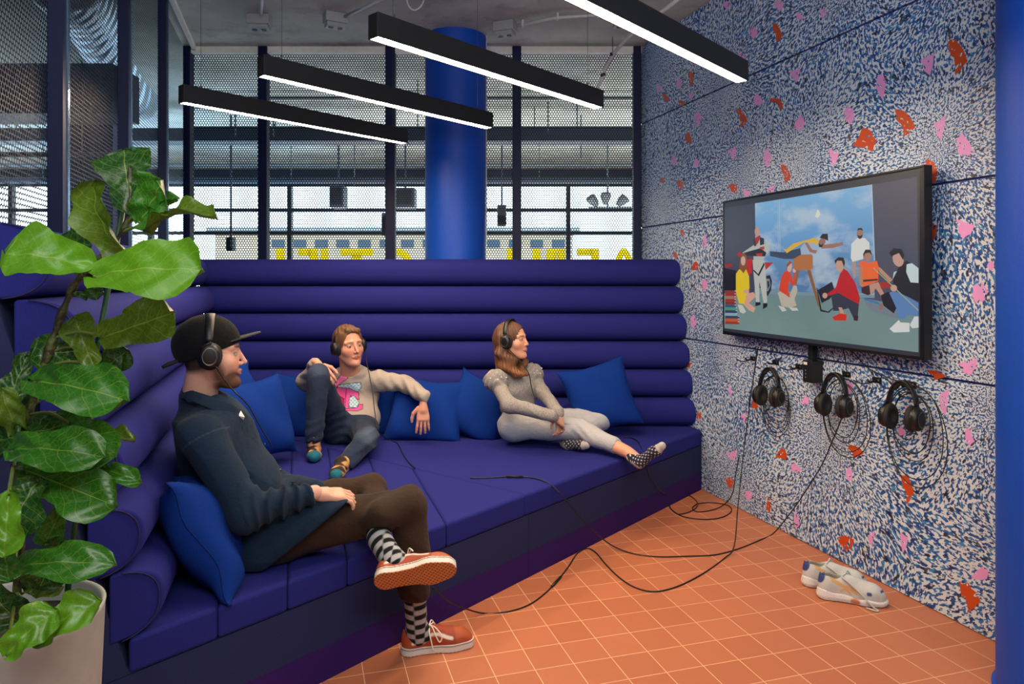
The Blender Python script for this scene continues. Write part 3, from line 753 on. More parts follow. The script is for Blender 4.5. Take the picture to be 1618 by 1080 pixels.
# yellow letters on the outer glass, seen from behind
yt = NT('yellow_letters'); yt.base(lin((240, 212, 20))); ytl = yt.node('ShaderNodeBsdfTranslucent'); ytl.inputs[0].default_value = (*lin((250, 232, 30)), 1); yms = yt.node('ShaderNodeMixShader'); yms.inputs[0].default_value = .8
yt.link(yt.b.outputs[0], yms.inputs[1]); yt.link(ytl.outputs[0], yms.inputs[2]); yt.link(yms.outputs[0], yt.out.inputs[0]); yellow = yt.m
LET = [(435, 447, 'I'), (470, 500, 'E'), (505, 517, 'I'), (537, 588, 'T'), (602, 655, 'O'), (801, 812, 'I'), (842, 893, 'N'), (912, 947, 'E'), (970, 1003, 'C')]
ltop, lh, lt = gz(392), .95, .10
def xg(x): return (x - CX) / F * YG
for a, b, ch in LET:
    x0, x1 = xg(a), xg(b); st_ = xg(12) - xg(0); zb = ltop - lh; Yl = YG + .062; m = MB()
    def bar(xa, xb, za, zc): m.box(((xa + xb) / 2, Yl, (za + zc) / 2), (xb - xa, .04, zc - za))
    th_ = .125
    if ch == 'I': bar(x0, x1, zb, ltop)
    if ch == 'T': bar(x0, x1, ltop - th_, ltop); bar((x0 + x1) / 2 - .08, (x0 + x1) / 2 + .08, zb, ltop - th_)
    if ch == 'E':
        bar(x1 - .13, x1, zb, ltop)
        for z in (ltop - th_, zb + lh / 2 - th_ / 2, zb): bar(x0, x1 - .13, z, z + th_)
    if ch == 'N':
        bar(x0, x0 + .13, zb, ltop); bar(x1 - .13, x1, zb, ltop)
        m.add([(x0 + .13, Yl - .02, zb), (x0 + .3, Yl - .02, zb), (x1 - .13, Yl - .02, ltop), (x1 - .30, Yl - .02, ltop), (x0 + .13, Yl + .02, zb), (x0 + .3, Yl + .02, zb), (x1 - .13, Yl + .02, ltop), (x1 - .30, Yl + .02, ltop)], [(0, 1, 2, 3), (7, 6, 5, 4), (0, 4, 5, 1), (1, 5, 6, 2), (2, 6, 7, 3), (3, 7, 4, 0)])
    if ch in 'OC':
        cx_, cz, rx, rz = (x0 + x1) / 2, ltop - lh / 2, (x1 - x0) / 2, lh / 2; full = ch == 'O'; n = 28
        if ch == 'C': cx_ = x1 + .0 - rx
        A0, A1 = (0, 2 * pi) if full else (-pi * .75, pi * .75)
        if not full: A0, A1 = pi - 2.6, pi + 2.6
        ring = [A0 + (A1 - A0) * k / n for k in range(n + 1)]
        sg = 1 if full else -1
        vs = [(cx_ + sg * f * cos(a_) if f is rx else cx_ + sg * (rx - .13) * cos(a_), Yl + dy, cz + (rz if f is rx else rz - th_) * sin(a_)) for dy in (-.02, .02) for f in (rx, 0) for a_ in ring]
        k_ = n + 1
        fs = []
        for i in range(n):
            fs += [(i, i + 1, k_ + i + 1, k_ + i), (2 * k_ + i, 3 * k_ + i, 3 * k_ + i + 1, 2 * k_ + i + 1), (i, 2 * k_ + i, 2 * k_ + i + 1, i + 1), (k_ + i, k_ + i + 1, 3 * k_ + i + 1, 3 * k_ + i)]
        m.add(vs, fs)
    o = m.build('sign_letter', yellow)
    pl = {435: 'leftmost one', 470: 'reversed E, second from the left', 505: 'plain upright, third from the left', 537: 'T shape left of the blue column', 602: 'round one left of the blue column', 801: 'partly hidden one right of the blue column', 842: 'reversed N right of the blue column', 912: 'reversed E right of the blue column', 970: 'round one at the far right'}[a]
    tag(o, 'yellow block letter on the far window glass, ' + pl, 'letter', 'yellow window letters')
# pipes, ducts and services under the office ceiling
duct_m = flat('dark_duct', (52, 60, 72), .5, .3)
pipe_m = flat('grey_pipe', (96, 104, 108), .5, .3)
def hbar(y0, y1, Y, x0, x1, name, lab, mat, round_=False, depth=.25):
    za, zb = HC + (CY - y1) / F * Y, HC + (CY - y0) / F * Y; xa, xb = (x0 - CX) / F * Y, (x1 - CX) / F * Y
    if round_: o = MB().tube([(xa, Y, (za + zb) / 2), (xb, Y, (za + zb) / 2)], (zb - za) / 2, 20).build(name, mat); sm_angle(o)
    else: o = MB().box(((xa + xb) / 2, Y, (za + zb) / 2), (xb - xa, depth, zb - za)).build(name, mat)
    for f_ in (.15, .5, .85):
        X = xa + (xb - xa) * f_; MB().tube([(X, Y, zb - .002), (X, Y, CEIL - .001)], .006, 6).build('bracket', pipe_m, o)
    return tag(o, lab, 'duct' if 'duct' in name else 'pipe')
hbar(206, 226, 7.6, -150, 1020, 'air_duct', 'wide dark air duct crossing the office behind the back screen, upper one', duct_m)
hbar(280, 290, 8.6, -100, 1020, 'air_duct', 'slim dark duct crossing behind the back screen, lower one', duct_m, True)
hbar(258, 263, 9.5, -100, 1020, 'pipe', 'thin grey pipe crossing behind the back screen below the upper duct', pipe_m, True)
hbar(152, 157, 7.0, 300, 1020, 'pipe', 'thin grey pipe under the concrete ceiling, topmost behind the back screen', pipe_m, True)
hbar(200, 203, 6.6, 300, 1020, 'pipe', 'thin dark pipe just above the wide air duct', duct_m, True)
for k, (x, y0, y1, Y, lab) in enumerate([(372, 150, 215, 7.4, 'left pair'), (432, 120, 215, 7.4, 'next to the second post'), (560, 232, 292, 8.6, 'below the pendants'), (866, 160, 210, 7.4, 'right of the column'), (918, 190, 250, 8.0, 'near the patterned wall'), (960, 232, 300, 8.6, 'at the right end')]):
    z0_, z1_ = HC + (CY - y1) / F * Y, CEIL; X = (x - CX) / F * Y
    o = MB().tube([(X, Y, z0_), (X, Y, z1_)], .008, 6).build('hanger_rod', pipe_m); tag(o, 'thin hanger rod under the office ceiling, ' + lab, 'rod', 'hanger rods')
def hang_box(x0, x1, y0, y1, Y, name, lab, cat, mat, d=.25):
    za, zb = HC + (CY - y1) / F * Y, HC + (CY - y0) / F * Y; xa, xb = (x0 - CX) / F * Y, (x1 - CX) / F * Y; xc = (xa + xb) / 2
    th = thing(name, (xc, Y, zb), lab, cat)
    bevel(MB().box((xc, Y, (za + zb) / 2), (xb - xa, d, zb - za)).build('body', mat, th), .01, 2)
    MB().tube([(xc, Y, zb), (xc, Y, CEIL)], .012, 6).build('rod', mat, th)
    MB().box((xc, Y - d / 2 - .01, (za + zb) / 2), ((xb - xa) * .7, .02, (zb - za) * .7)).build('grille', black_matt, th)
hang_box(624, 657, 298, 329, 9, 'ceiling_speaker_box', 'dark box hanging behind the back screen left of the blue column', 'speaker', duct_m)
hang_box(524, 546, 294, 329, 9, 'ceiling_projector_box', 'dark tapered box hanging behind the screen under the pendants', 'box', duct_m)
hang_box(360, 370, 375, 396, 8, 'hanging_spotlight', 'small dark spotlight hanging behind the leftmost back screen', 'lamp', duct_m, .12)
hang_box(604, 616, 337, 372, 9, 'hanging_spotlight', 'small dark spotlight beside the post left of the blue column', 'lamp', duct_m, .12)
hang_box(786, 800, 325, 356, 9, 'office_fixture', 'dark fixture hanging just right of the blue column', 'lamp', duct_m)
# studio lamp cluster silhouette near the patterned wall
th = thing('spotlight_rail', at(960, 325, 9), 'cluster of three grey spotlights on a rail near the patterned wall', 'lamp')
MB().tube([at(930, 328, 9), at(1000, 328, 9)], .012, 6).tube([at(960, 328, 9), Vector((at(960, 328, 9).x, 9, CEIL))], .012, 6).build('rail', pipe_m, th)
for x, y, ax in ((938, 318, (-.7, -.3, .7)), (957, 314, (0, -.3, 1)), (982, 318, (.7, -.3, .7))):
    MB().lathe([(.03, -.07), (.06, .0), (.065, .07), (.05, .08)], at(x, y, 9), 14, axis=ax).build('spotlight', pipe_m, th)
# big spiral duct and bulkhead left of the room
spiral = NT('spiral_duct'); wv = spiral.node('ShaderNodeTexWave', wave_type='BANDS', bands_direction='DIAGONAL'); wv.inputs['Scale'].default_value = 4; spiral.link(spiral.pos(), wv.inputs['Vector'])
spiral.base(lin((168, 182, 196))); spiral.set(Metallic=.75, Roughness=.35); spiral.bump(wv.outputs['Fac'], .8, .02)
P = [at(90, -60, 3.9), at(145, 15, 5.2), at(185, 90, 6.4), at(225, 150, 7.6), at(235, 165, 9)]
o = MB().tube(spline(P, 10), .25, 28).build('spiral_duct', spiral.m, None, True); tag(o, 'big silvery spiral air duct behind the left perforated screens', 'duct')
o = MB().box(at(20, 150, 5.0), (1.6, .35, .34)).build('bulkhead_duct', flat('blue_steel_duct', (54, 80, 116), .4, .5)); tag(o, 'broad blue-grey box duct behind the left screens', 'duct')
hbar(240, 248, 6.0, -300, 205, 'pipe', 'blue-grey pipe crossing behind the left screens', pipe_m, True)
o = MB().box((-3.9, 6.6, 1.45), (.55, .3, 2.9)).build('office_cupboard', flat('navy_cupboard', (26, 36, 86), .6)); tag(o, 'tall dark navy cupboard behind the left screens', 'cupboard')
# facade across the street
fac = flat('facade_render', (196, 180, 158), .9, scale=2); fwin = flat('facade_window', (60, 84, 104), .3); roof_m = flat('facade_roof', (140, 150, 156), .8)
YF = 34.
def xf(x): return (x - CX) / F * YF
def zf(y): return HC + (CY - y) / F * YF
for nm, xa, xb, yt, lab in (('facade_building', 340, 905, 366, 'pale rendered building across the street beyond the far windows'),):
    th = thing(nm, (xf((xa + xb) / 2), YF, -3), lab, 'building')
    MB().box((xf((xa + xb) / 2), YF + 2, (zf(yt) - 3) / 2), (xf(xb) - xf(xa), 4, zf(yt) + 3)).build('wall', fac, th)
    MB().box((xf((xa + xb) / 2), YF + 2, zf(yt) + .1), (xf(xb) - xf(xa) + .6, 4.6, .2)).build('roof', roof_m, th)
    for x in range(440, 900, 34):
        MB().box((xf(x), YF - .02, zf(385)), (xf(20) - xf(0), .1, zf(380) - zf(392))).build('window', fwin, th)
o = MB().box((0, 40, -4.2), (120, 60, .4)).build('street', flat('street_asphalt', (120, 120, 118), .9)); o['kind'] = 'structure'
# ================================================================== solid modelling: distance fields turned into smooth meshes
V3 = lambda p: np.array([p[0], p[1], p[2]], float)
def smin(a, b, k):
    h = np.clip(.5 + .5 * (b - a) / k, 0, 1); return b + (a - b) * h - k * h * (1 - h)
def smax(a, b, k): return -smin(-a, -b, k)
def d_cap(p, a, b, ra, rb=None):
    a, b = V3(a), V3(b); rb = ra if rb is None else rb; ab = b - a
    t = np.clip(((p - a) @ ab) / max(ab @ ab, 1e-9), 0, 1)
    return np.linalg.norm(p - a - t[:, None] * ab, axis=1) - (ra + (rb - ra) * t)
def d_ell(p, c, r, R=None):
    q = p - V3(c)
    if R is not None: q = q @ np.asarray(R)
    r = np.asarray(r, float); k0 = np.linalg.norm(q / r, axis=1); k1 = np.linalg.norm(q / (r * r), axis=1)
    return k0 * (k0 - 1) / np.maximum(k1, 1e-9)
def d_box(p, c, h, R=None, r=.005):
    q = p - V3(c)
    if R is not None: q = q @ np.asarray(R)
    q = np.abs(q) - (np.asarray(h, float) - r)
    return np.linalg.norm(np.maximum(q, 0), axis=1) + np.minimum(q.max(axis=1), 0) - r
def d_sph(p, c, r): return np.linalg.norm(p - V3(c), axis=1) - r
def crease(p, amp, f=20, ph=0.0):
    """sharper, ridged creases"""
    x, y, z = p[:, 0] * f + ph, p[:, 1] * f * .8 + ph * 2, p[:, 2] * f + ph * 3
    a = 1 - 2 * np.abs(np.sin(.8 * x + .9 * z + 1.2 * np.sin(y * .8 + z * .35)))
    b = 1 - 2 * np.abs(np.sin(1.1 * z - .7 * x + 1.4 * np.sin(x * .5 + y)))
    g = np.clip(.5 + .8 * np.sin(x * .37 + 1.3 * np.sin(z * .31) + ph), 0, 1)
    return -amp * (a * g + .7 * b * (1 - g))
def fold(p, amp, f=28, ph=0.0):
    """soft cloth creases"""
    x, y, z = p[:, 0] * f + ph, p[:, 1] * f * .8 + ph * 2, p[:, 2] * f + ph * 3
    return amp * (np.sin(x + 1.7 * np.sin(z * .6)) * np.sin(z * .9 + 1.3 * np.sin(y * .7 + x * .3)) + .5 * np.sin(2.1 * y + 1.9 * z + np.sin(1.7 * x)))
def surface(f, lo, hi, res):
    """surface nets on the zero level of f"""
    lo, hi = np.array(lo, float), np.array(hi, float); B = 8
    n = (np.ceil(np.ceil((hi - lo) / res) / B) * B).astype(int)
    nb = n // B
    gx = [lo[i] + res * np.arange(n[i]) for i in range(3)]
    D = np.full(tuple(n), 1.0, np.float32)
    bc = np.stack(np.meshgrid(*[lo[i] + res * (np.arange(nb[i]) * B + B / 2 - .5) for i in range(3)], indexing='ij'), -1).reshape(-1, 3)
    db = f(bc); rad = res * B * .87 * 1.9 + .004
    bi = np.stack(np.meshgrid(*[np.arange(k) for k in nb], indexing='ij'), -1).reshape(-1, 3)
    off = np.stack(np.meshgrid(*[np.arange(B)] * 3, indexing='ij'), -1).reshape(-1, 3)
    near = np.abs(db) < rad
    D = D.reshape(nb[0], B, nb[1], B, nb[2], B).transpose(0, 2, 4, 1, 3, 5).copy().reshape(-1, B ** 3)
    D[db <= -rad] = -1.0
    idx = np.nonzero(near)[0]
    for c in range(0, len(idx), 400):
        ii = idx[c:c + 400]
        g = (bi[ii][:, None, :] * B + off[None]).reshape(-1, 3)
        D[ii] = f(lo + res * g).reshape(len(ii), -1)
    D = D.reshape(nb[0], nb[1], nb[2], B, B, B).transpose(0, 3, 1, 4, 2, 5).reshape(tuple(n))
    S = D < 0
    cs = np.zeros(tuple(n - 1), int)
    for dx in (0, 1):
        for dy in (0, 1):
            for dz in (0, 1): cs += S[dx:n[0] - 1 + dx, dy:n[1] - 1 + dy, dz:n[2] - 1 + dz]
    cells = np.argwhere((cs > 0) & (cs < 8))
    vid = np.full(tuple(n - 1), -1, int); vid[tuple(cells.T)] = np.arange(len(cells))
    acc = np.zeros((len(cells), 3)); cnt = np.zeros(len(cells))
    cor = [(0, 0, 0), (1, 0, 0), (0, 1, 0), (1, 1, 0), (0, 0, 1), (1, 0, 1), (0, 1, 1), (1, 1, 1)]
    for a in range(8):
        for b in range(a + 1, 8):
            dlt = np.array(cor[b]) - np.array(cor[a])
            if abs(dlt).sum() != 1: continue
            da = D[tuple((cells + cor[a]).T)]; dbb = D[tuple((cells + cor[b]).T)]; m = (da < 0) != (dbb < 0)
            t = np.zeros(len(cells)); t[m] = da[m] / (da[m] - dbb[m])
            acc[m] += np.array(cor[a]) + t[m, None] * dlt; cnt[m] += 1
    V = lo + res * (cells + acc / np.maximum(cnt, 1)[:, None])
    Fc = []
    for ax in range(3):
        o1, o2 = [(1, 2), (2, 0), (0, 1)][ax]
        sl = [slice(1, n[k] - 1) for k in range(3)]; s2 = list(sl); s2[ax] = slice(2, n[ax])
        A_, B_ = S[tuple(sl)], S[tuple(s2)]; e = np.argwhere(A_ != B_) + 1; fl_ = S[tuple(e.T)]
        e1, e2 = np.zeros(3, int), np.zeros(3, int); e1[o1] = 1; e2[o2] = 1
        ok = (e < (n - 1)).all(axis=1); e, fl_ = e[ok], fl_[ok]
        q = np.stack([vid[tuple((e - e1 - e2).T)], vid[tuple((e - e2).T)], vid[tuple(e.T)], vid[tuple((e - e1).T)]], 1)
        q[~fl_] = q[~fl_][:, ::-1]; q = q[(q >= 0).all(axis=1)]; Fc.append(q)
    Fc = np.concatenate(Fc)
    # pull the vertices onto the surface
    for _ in range(2):
        d = f(V); h = res * .5
        G = np.stack([(f(V + np.eye(3)[k] * h) - f(V - np.eye(3)[k] * h)) / (2 * h) for k in range(3)], 1)
        g2 = (G * G).sum(1); st = np.clip(d / np.maximum(g2, .2), -res * .6, res * .6); V = V - st[:, None] * G
    return V, Fc
def join(parts):
    """[(V, F, cols)] -> one"""
    vs, fs, cs = [], [], []; b = 0
    for V, Fc, c in parts:
        vs.append(V); fs.append(Fc + b); cs.append(c); b += len(V)
    return np.concatenate(vs), np.concatenate(fs), np.concatenate(cs)
def paint(V, base, layers):
    """base colour and [(distance array, colour, softness)]"""
    C = np.tile(np.array(lin(base)), (len(V), 1))
    for d, col, soft in layers:
        k = np.clip(.5 - d / (2 * soft), 0, 1)[:, None]; C = C * (1 - k) + np.array(lin(col)) * k
    return C
def vmat(name, rough=.6, sub=0.0, bump=.2, scale=300, sheen=0.0, spec=.4, wr=0.0):
    """material that takes its colours from the mesh"""
    if name in MATS: return MATS[name]
    t = NT(name); a = t.node('ShaderNodeVertexColor', layer_name='Col'); n = t.noise(scale, 2)
    t.base(t.mix(t.math('MULTIPLY', n, .28), a.outputs[0], (0, 0, 0)))
    t.set(Roughness=rough, Specular_IOR_Level=spec, Sheen_Weight=sheen * .4)
    if sub: t.set(Subsurface_Weight=sub); t.b.inputs['Subsurface Radius'].default_value = (.012, .004, .002)
    h = n
    if wr: h = t.math('ADD', n, t.math('MULTIPLY', t.noise(26, 3, .55), wr))
    t.bump(h, bump, .002); return t.m
skin_m = vmat('skin', .5, .12, .15, 400)
cloth_m = vmat('woven_cloth', .85, 0, .6, 420, .12, .12, 5.0)
hair_m = vmat('hair', .5, 0, .5, 260)
leather_m = vmat('shoe_material', .6, 0, .3, 300)
def frame(fwd, up):
    """3x3 with columns forward, left, up"""
    f = Vector(fwd).normalized(); u = Vector(up); l = u.cross(f).normalized(); u = f.cross(l).normalized()
    return np.array([[f.x, l.x, u.x], [f.y, l.y, u.y], [f.z, l.z, u.z]])
def loc(p, o, R, s=1.0): return ((p - V3(o)) @ R) / s     # world -> local
def wld(q, o, R, s=1.0): return V3(o) + (np.asarray(q, float) * s) @ R.T

def hit(f, x, y, Y0, Y1, off=0.0):
    """first point of the field f met by the sight line through a pixel"""
    Ys = np.linspace(Y0, Y1, 260); P = np.array([V3(at(x, y, k)) for k in Ys]); d = f(P); i = int(np.argmax(d < 0))
    if d[i] >= 0: i = int(np.argmin(d))
    p = P[i]; h = 1e-3; g = np.array([f(np.array([p + np.eye(3)[k] * h]))[0] - f(np.array([p - np.eye(3)[k] * h]))[0] for k in range(3)]); g /= max(np.linalg.norm(g), 1e-9)
    return Vector(p + g * off), Vector(g)
def d_head(q, kind):
    y = np.abs(q[:, 1]); m = np.stack([q[:, 0], y, q[:, 2]], 1)
    fem = kind == 'woman'
    d = d_ell(m, (-.012, 0, .032), (.097, .076, .088))
    d = smin(d, d_ell(m, (.032, 0, -.035), (.062, .056 if not fem else .052, .078)), .03)
    d = smin(d, d_cap(m, (.0, .05, -.045), (.062, .018, -.098), .018, .014), .03)      # jaw line
    d = smin(d, d_sph(m, (.078 if fem else .083, 0, -.097), .016 if fem else .020), .022)                # chin
    d = smin(d, d_sph(m, (.052, .04, -.022), .024), .025)                              # cheek
    d = smin(d, d_cap(m, (.080, .012, .030), (.066, .048, .028), .010, .008), .014)    # brow
    d = smax(d, -d_sph(m, (.100, .031, .008), .016), .012)
    d = smin(d, d_sph(m, (.0725, .031, .007), .0135), .003)                            # eye
    nl = .106 if fem else .112
    d = smin(d, d_cap(m, (.087, 0, .018), (nl, 0, -.025), .006, .0082), .008)         # nose
    d = smin(d, d_sph(m, (nl - .012, .009, -.030), .0066), .006)
    d = smin(d, d_cap(m, (.098, .0, -.0535), (.088, .020, -.057), .0055, .003), .005)  # lips
    d = smin(d, d_cap(m, (.096, .0, -.0650), (.087, .018, -.061), .0062, .003), .005)
    d = smin(d, d_ell(m, (-.006, .077, -.002), (.018, .007, .031)), .006)              # ear
    return d
def head_paint(q, skin, kind, brow, beard=None, hairc=None):
    y = np.abs(q[:, 1]); m = np.stack([q[:, 0], y, q[:, 2]], 1); L = []
    fx = m[:, 0]
    L.append((d_ell(m, (.085, .035, -.03), (.03, .02, .02)), tuple(min(255, int(v * k)) for v, k in zip(skin, (1.01, .92, .91))), .014))
    if beard is not None:
        reg = np.minimum(d_ell(m, (.065, .02, -.09), (.05, .055, .042)), d_cap(m, (.01, .066, -.02), (.035, .055, -.07), .018, .022))
        reg = np.minimum(reg, d_cap(m, (.103, 0, -.043), (.088, .022, -.055), .006, .006))
        L.append((reg, beard, .010))
    L.append((np.minimum(d_cap(m, (.1, 0, -.0535), (.088, .019, -.058), .0065, .0035), d_cap(m, (.098, 0, -.065), (.088, .017, -.061), .007, .0035)), (184, 122, 106) if kind != 'woman' else (184, 108, 98), .002))
    L.append((d_cap(m, (.096, .012, .030), (.078, .046, .032), .0045, .003), brow, .002))
    e = d_sph(m, (.0725, .031, .007), .0142); slit = np.maximum(e, np.abs(m[:, 2] - .006) - .0040); slit = np.maximum(slit, np.abs(m[:, 1] - .031) - .0115)
    L.append((np.maximum(e, np.abs(m[:, 2] - .0070) - .0064), tuple(int(v * .55) for v in brow), .0015))
    L.append((slit, (204, 192, 184), .001)); L.append((d_cap(m, (.085, .031, .0065), (.09, .031, .0065), .0056), (40, 34, 30), .001))
    if hairc is not None:
        L.append((np.maximum(d_ell(m, (-.03, 0, .01), (.085, .09, .08)), m[:, 0] + .01 + m[:, 2] * .25), hairc, .008))
    return L
def d_hand(q, curl=.5, side=1, spread=.1, thumb=.5):
    """x along the fingers, y to the thumb (times side), z = back of the hand"""
    p = np.stack([q[:, 0], q[:, 1] * side, q[:, 2]], 1)
    pw = p.copy(); pw[:, 1] /= .60 + .40 * np.clip(p[:, 0] / .055, 0, 1)
    d = d_box(pw, (.042, .0, 0), (.046, .038, .0135), None, .013)
    d = smin(d, d_cap(p, (-.022, 0, 0), (.02, 0, 0), .021, .024), .015)
    for k, (y, L) in enumerate(zip((.029, .0098, -.0098, -.028), (.070, .078, .073, .057))):
        a = np.array([.082, y, 0.]); ang = 0; f = np.ones(len(p)) * 9; r = .0088 if k < 3 else .0078
        dirv = 0.0
        for j, fr in enumerate((.45, .30, .25)):
            ang += curl * (.55 if j == 0 else .75) * (1 + .12 * k)
            sp = spread * (1.2 - k * .8)
            b = a + L * fr * np.array([cos(ang) * cos(sp), cos(ang) * sin(sp), -sin(ang)])
            f = smin(f, d_cap(p, a, b, r, r * .9), .003); a = b; r *= .92
        d = smin(d, f, .0045)
    a = np.array([.012, .026, -.006]); b = a + .044 * np.array([.62, .66, -.35 * thumb]); c = b + .032 * np.array([.85, .25, -.5 * thumb]); e = c + .022 * np.array([.9, .05, -.5 * thumb])
    t_ = smin(smin(d_cap(p, a, b, .015, .0115), d_cap(p, b, c, .0105, .0095), .004), d_cap(p, c, e, .0095, .0078), .004)
    return smin(d, t_, .006)
def hand(o, fwd, back, side, curl=.5, s=1.0, skin=(214, 160, 134), spread=.08, thumb=.5, res=.0028):
    R = frame(fwd, back); o = Vector(o) + Vector(R[:, 0]) * .030 * s
    f = lambda p: d_hand(loc(p, o, R, s), curl, side, spread, thumb) * s
    c = V3(o) + R[:, 0] * .06 * s; V, Fc = surface(f, c - .14 * s, c + .14 * s, res)
    q = loc(V, o, R, s); tipd = .0 * q[:, 0]
    C = paint(V, skin, [])
    return V, Fc, C
def solid(name, f, lo, hi, res, mat, parent, base, layers=None, smooth=True):
    V, Fc = surface(f, lo, hi, res)
    C = paint(V, base, layers(V) if layers else [])
    return obj(name, V, Fc, mat, parent, smooth, cols=C)
def bounds(pts, m=.15):
    a = np.array([V3(p) for p in pts]); return a.min(0) - m, a.max(0) + m
# ================================================================== headphones
hp_black = flat('headphone_black', (14, 15, 18), .42)
hp_pad = flat('headphone_pad', (20, 21, 24), .7, bump=.2)
hp_grey = flat('headphone_metal', (120, 112, 100), .35, .8)
def headphones(o, R, label, s=1.0, group=None, accent=None, closed=0.0, cat='headphones', tilt=.0):
    """frame as for a head: x forward, y left, z up, origin between the ears"""
    P = lambda *q: Vector(wld(q, o, R, s))
    th = thing('headphones', P(0, 0, .12), label, cat, group)
    hw = .090 - closed
    def arc(k0, k1, n, ro, zo=.012): return [(-.004, (hw + ro) * cos(a), zo + (.112 + ro) * sin(a)) for a in [k0 + (k1 - k0) * k / n for k in range(n + 1)]]
    m = MB(); pts = arc(.25, pi - .25, 26, .0)
    # flat band: wide in x, thin radially
    sec = [(-.014, -.003), (.014, -.003), (.016, .0), (.014, .004), (-.014, .004), (-.016, .0)]
    vs = []; n = len(pts)
    for i, (x, y, z) in enumerate(pts):
        a = .25 + (pi - .5) * i / (n - 1); w_ = 1.0 - .25 * abs(cos(a))
        for sx_, sr in sec: vs.append(P(x + sx_ * w_, y + sr * cos(a), z + sr * sin(a)))
    k = len(sec)
    fs = [(i * k + j, i * k + (j + 1) % k, (i + 1) * k + (j + 1) % k, (i + 1) * k + j) for i in range(n - 1) for j in range(k)] + [tuple(range(k))[::-1], tuple(range((n - 1) * k, n * k))]
    hb = m.add(vs, fs).build('headband', [hp_black], th, True)
    pad = [P(x, y - .006 * cos(a), z - .006 * sin(a)) for (x, y, z), a in zip(arc(.9, pi - .9, 14, 0), [.9 + (pi - 1.8) * k / 14 for k in range(15)])]
    MB().tube(pad, .009 * s, 8).build('headband_pad', hp_pad if not accent else accent, th, True)
    ax = Vector(R[:, 1])
    for sd in (1, -1):
        y = hw * sd
        yoke = MB().tube([P(0, (hw + .001) * sd, .038), P(.0, (hw + .006) * sd, .02), P(.002, (hw + .008) * sd, .0)], .0055 * s, 8)
        yoke.tube([P(.030, (hw + .002) * sd, .0), P(.022, (hw + .004) * sd, .026), P(0, (hw + .005) * sd, .040), P(-.022, (hw + .004) * sd, .026), P(-.03, (hw + .002) * sd, .0)], .004 * s, 6)
        yoke.build('yoke', hp_black, th, True)
        prof_ = [(0, .020), (.020, .020), (.029, .017), (.034, .010), (.035, .0), (.034, -.006)]
        axv = ax * sd; R2 = Vector((0, 0, 1)).rotation_difference(axv).to_matrix()
        # slightly oval cup
        def oval(prof_, seg=28):
            vs = []
            for r, z in prof_:
                for q in range(seg):
                    a = 2 * pi * q / seg
                    vs.append(P(r * cos(a) * .95, y + z * sd, r * sin(a) * 1.18 - .004))
            fs = [(i * seg + q, i * seg + (q + 1) % seg, (i + 1) * seg + (q + 1) % seg, (i + 1) * seg + q) for i in range(len(prof_) - 1) for q in range(seg)]
            return vs, fs
        cup = MB().add(*oval(prof_)).build('ear_cup', hp_black, th, True)
        pr = [(.034, -.006), (.038, -.009), (.040, -.016), (.037, -.023), (.028, -.025), (.021, -.021), (.019, -.012), (0, -.010)]
        MB().add(*oval(pr)).build('ear_pad', hp_pad, cup, True)
        MB().add(*oval([(.021, .0205), (.0225, .0215), (.024, .0205)])).build('cup_ring', hp_grey, cup, True)
    return th

# ================================================================== people
def person_root(p, label, group=None): return thing('person', p, label, 'person', group)
def body_parts(th, parts):
    V, Fc, C = join(parts); return obj('body', V, Fc, skin_m, th, True, cols=C)
def head_chunk(o, R, s, kind, skin, neck, brow, beard=None, hairc=None, nr=.055, res=.0032):
    f = lambda p: smin(d_head(loc(p, o, R, s), kind) * s, d_cap(p, wld((-.022, 0, -.045), o, R, s), neck, nr, nr * 1.12), .025)
    lo, hi = bounds([V3(o), neck], .15)
    V, Fc = surface(f, lo, hi, res); q = loc(V, o, R, s)
    return V, Fc, paint(V, skin, head_paint(q, skin, kind, brow, beard, hairc))
def limb(pts, rs, skin, res=.006):
    f = lambda p: np.minimum.reduce([d_cap(p, a, b, r0, r1) for a, b, r0, r1 in zip(pts[:-1], pts[1:], rs[:-1], rs[1:])])
    lo, hi = bounds(pts, .12); V, Fc = surface(f, lo, hi, res); return V, Fc, paint(V, skin, [])
def union(parts, k):
    """parts: callables or (a, b, ra, rb) capsules"""
    def f(p):
        d = None
        for q in parts:
            e = q(p) if callable(q) else d_cap(p, *q)
            d = e if d is None else smin(d, e, k)
        return d
    return f

# ------------------------------------------------------------------ sneakers
def d_sole(q, th=.028, L=.285):
    k = L / .285; x = q[:, 0] / k; y = q[:, 1]; d2 = np.hypot(x - .040, y) - .034
    d2 = smin(d2, np.hypot(x - .19, y - .004) - .047, .09); d2 = smin(d2, np.hypot(x - .243, y - .002) - .037, .03)
    seg = d_cap(np.stack([x, y, 0 * x], 1), (.04, 0, 0), (.2, .002, 0), .031, .040); d2 = smin(d2, seg, .02)
    return np.maximum(d2, np.abs(q[:, 2] - th / 2) - th / 2), d2
def d_upper(q, L=.285, high=0.0):
    k = L / .285; p = np.stack([q[:, 0] / k, q[:, 1], q[:, 2]], 1)
    d = d_ell(p, (.215, .003, .028), (.062, .044, .036)); d = smin(d, d_ell(p, (.135, .002, .040), (.09, .038, .046)), .03)
    d = smin(d, d_ell(p, (.050, 0, .045), (.044, .034, .058)), .03); d = smin(d, d_cap(p, (.045, 0, .03), (.22, .003, .03), .033, .042), .012)
    d = smin(d, d_cap(p, (.012, 0, .05), (.018, 0, .086), .006, .006), .01)
    d = smin(d, d_ell(p, (.115, 0, .070), (.045, .026, .022), None), .015)
    _, d2 = d_sole(q, L=L); d = smax(d, d2 + .002, .004)
    op = d_ell(p, (.062, 0, .098), (.045, .0225, .05)); d = smax(d, -op, .006)
    return np.maximum(d, .004 - p[:, 2])
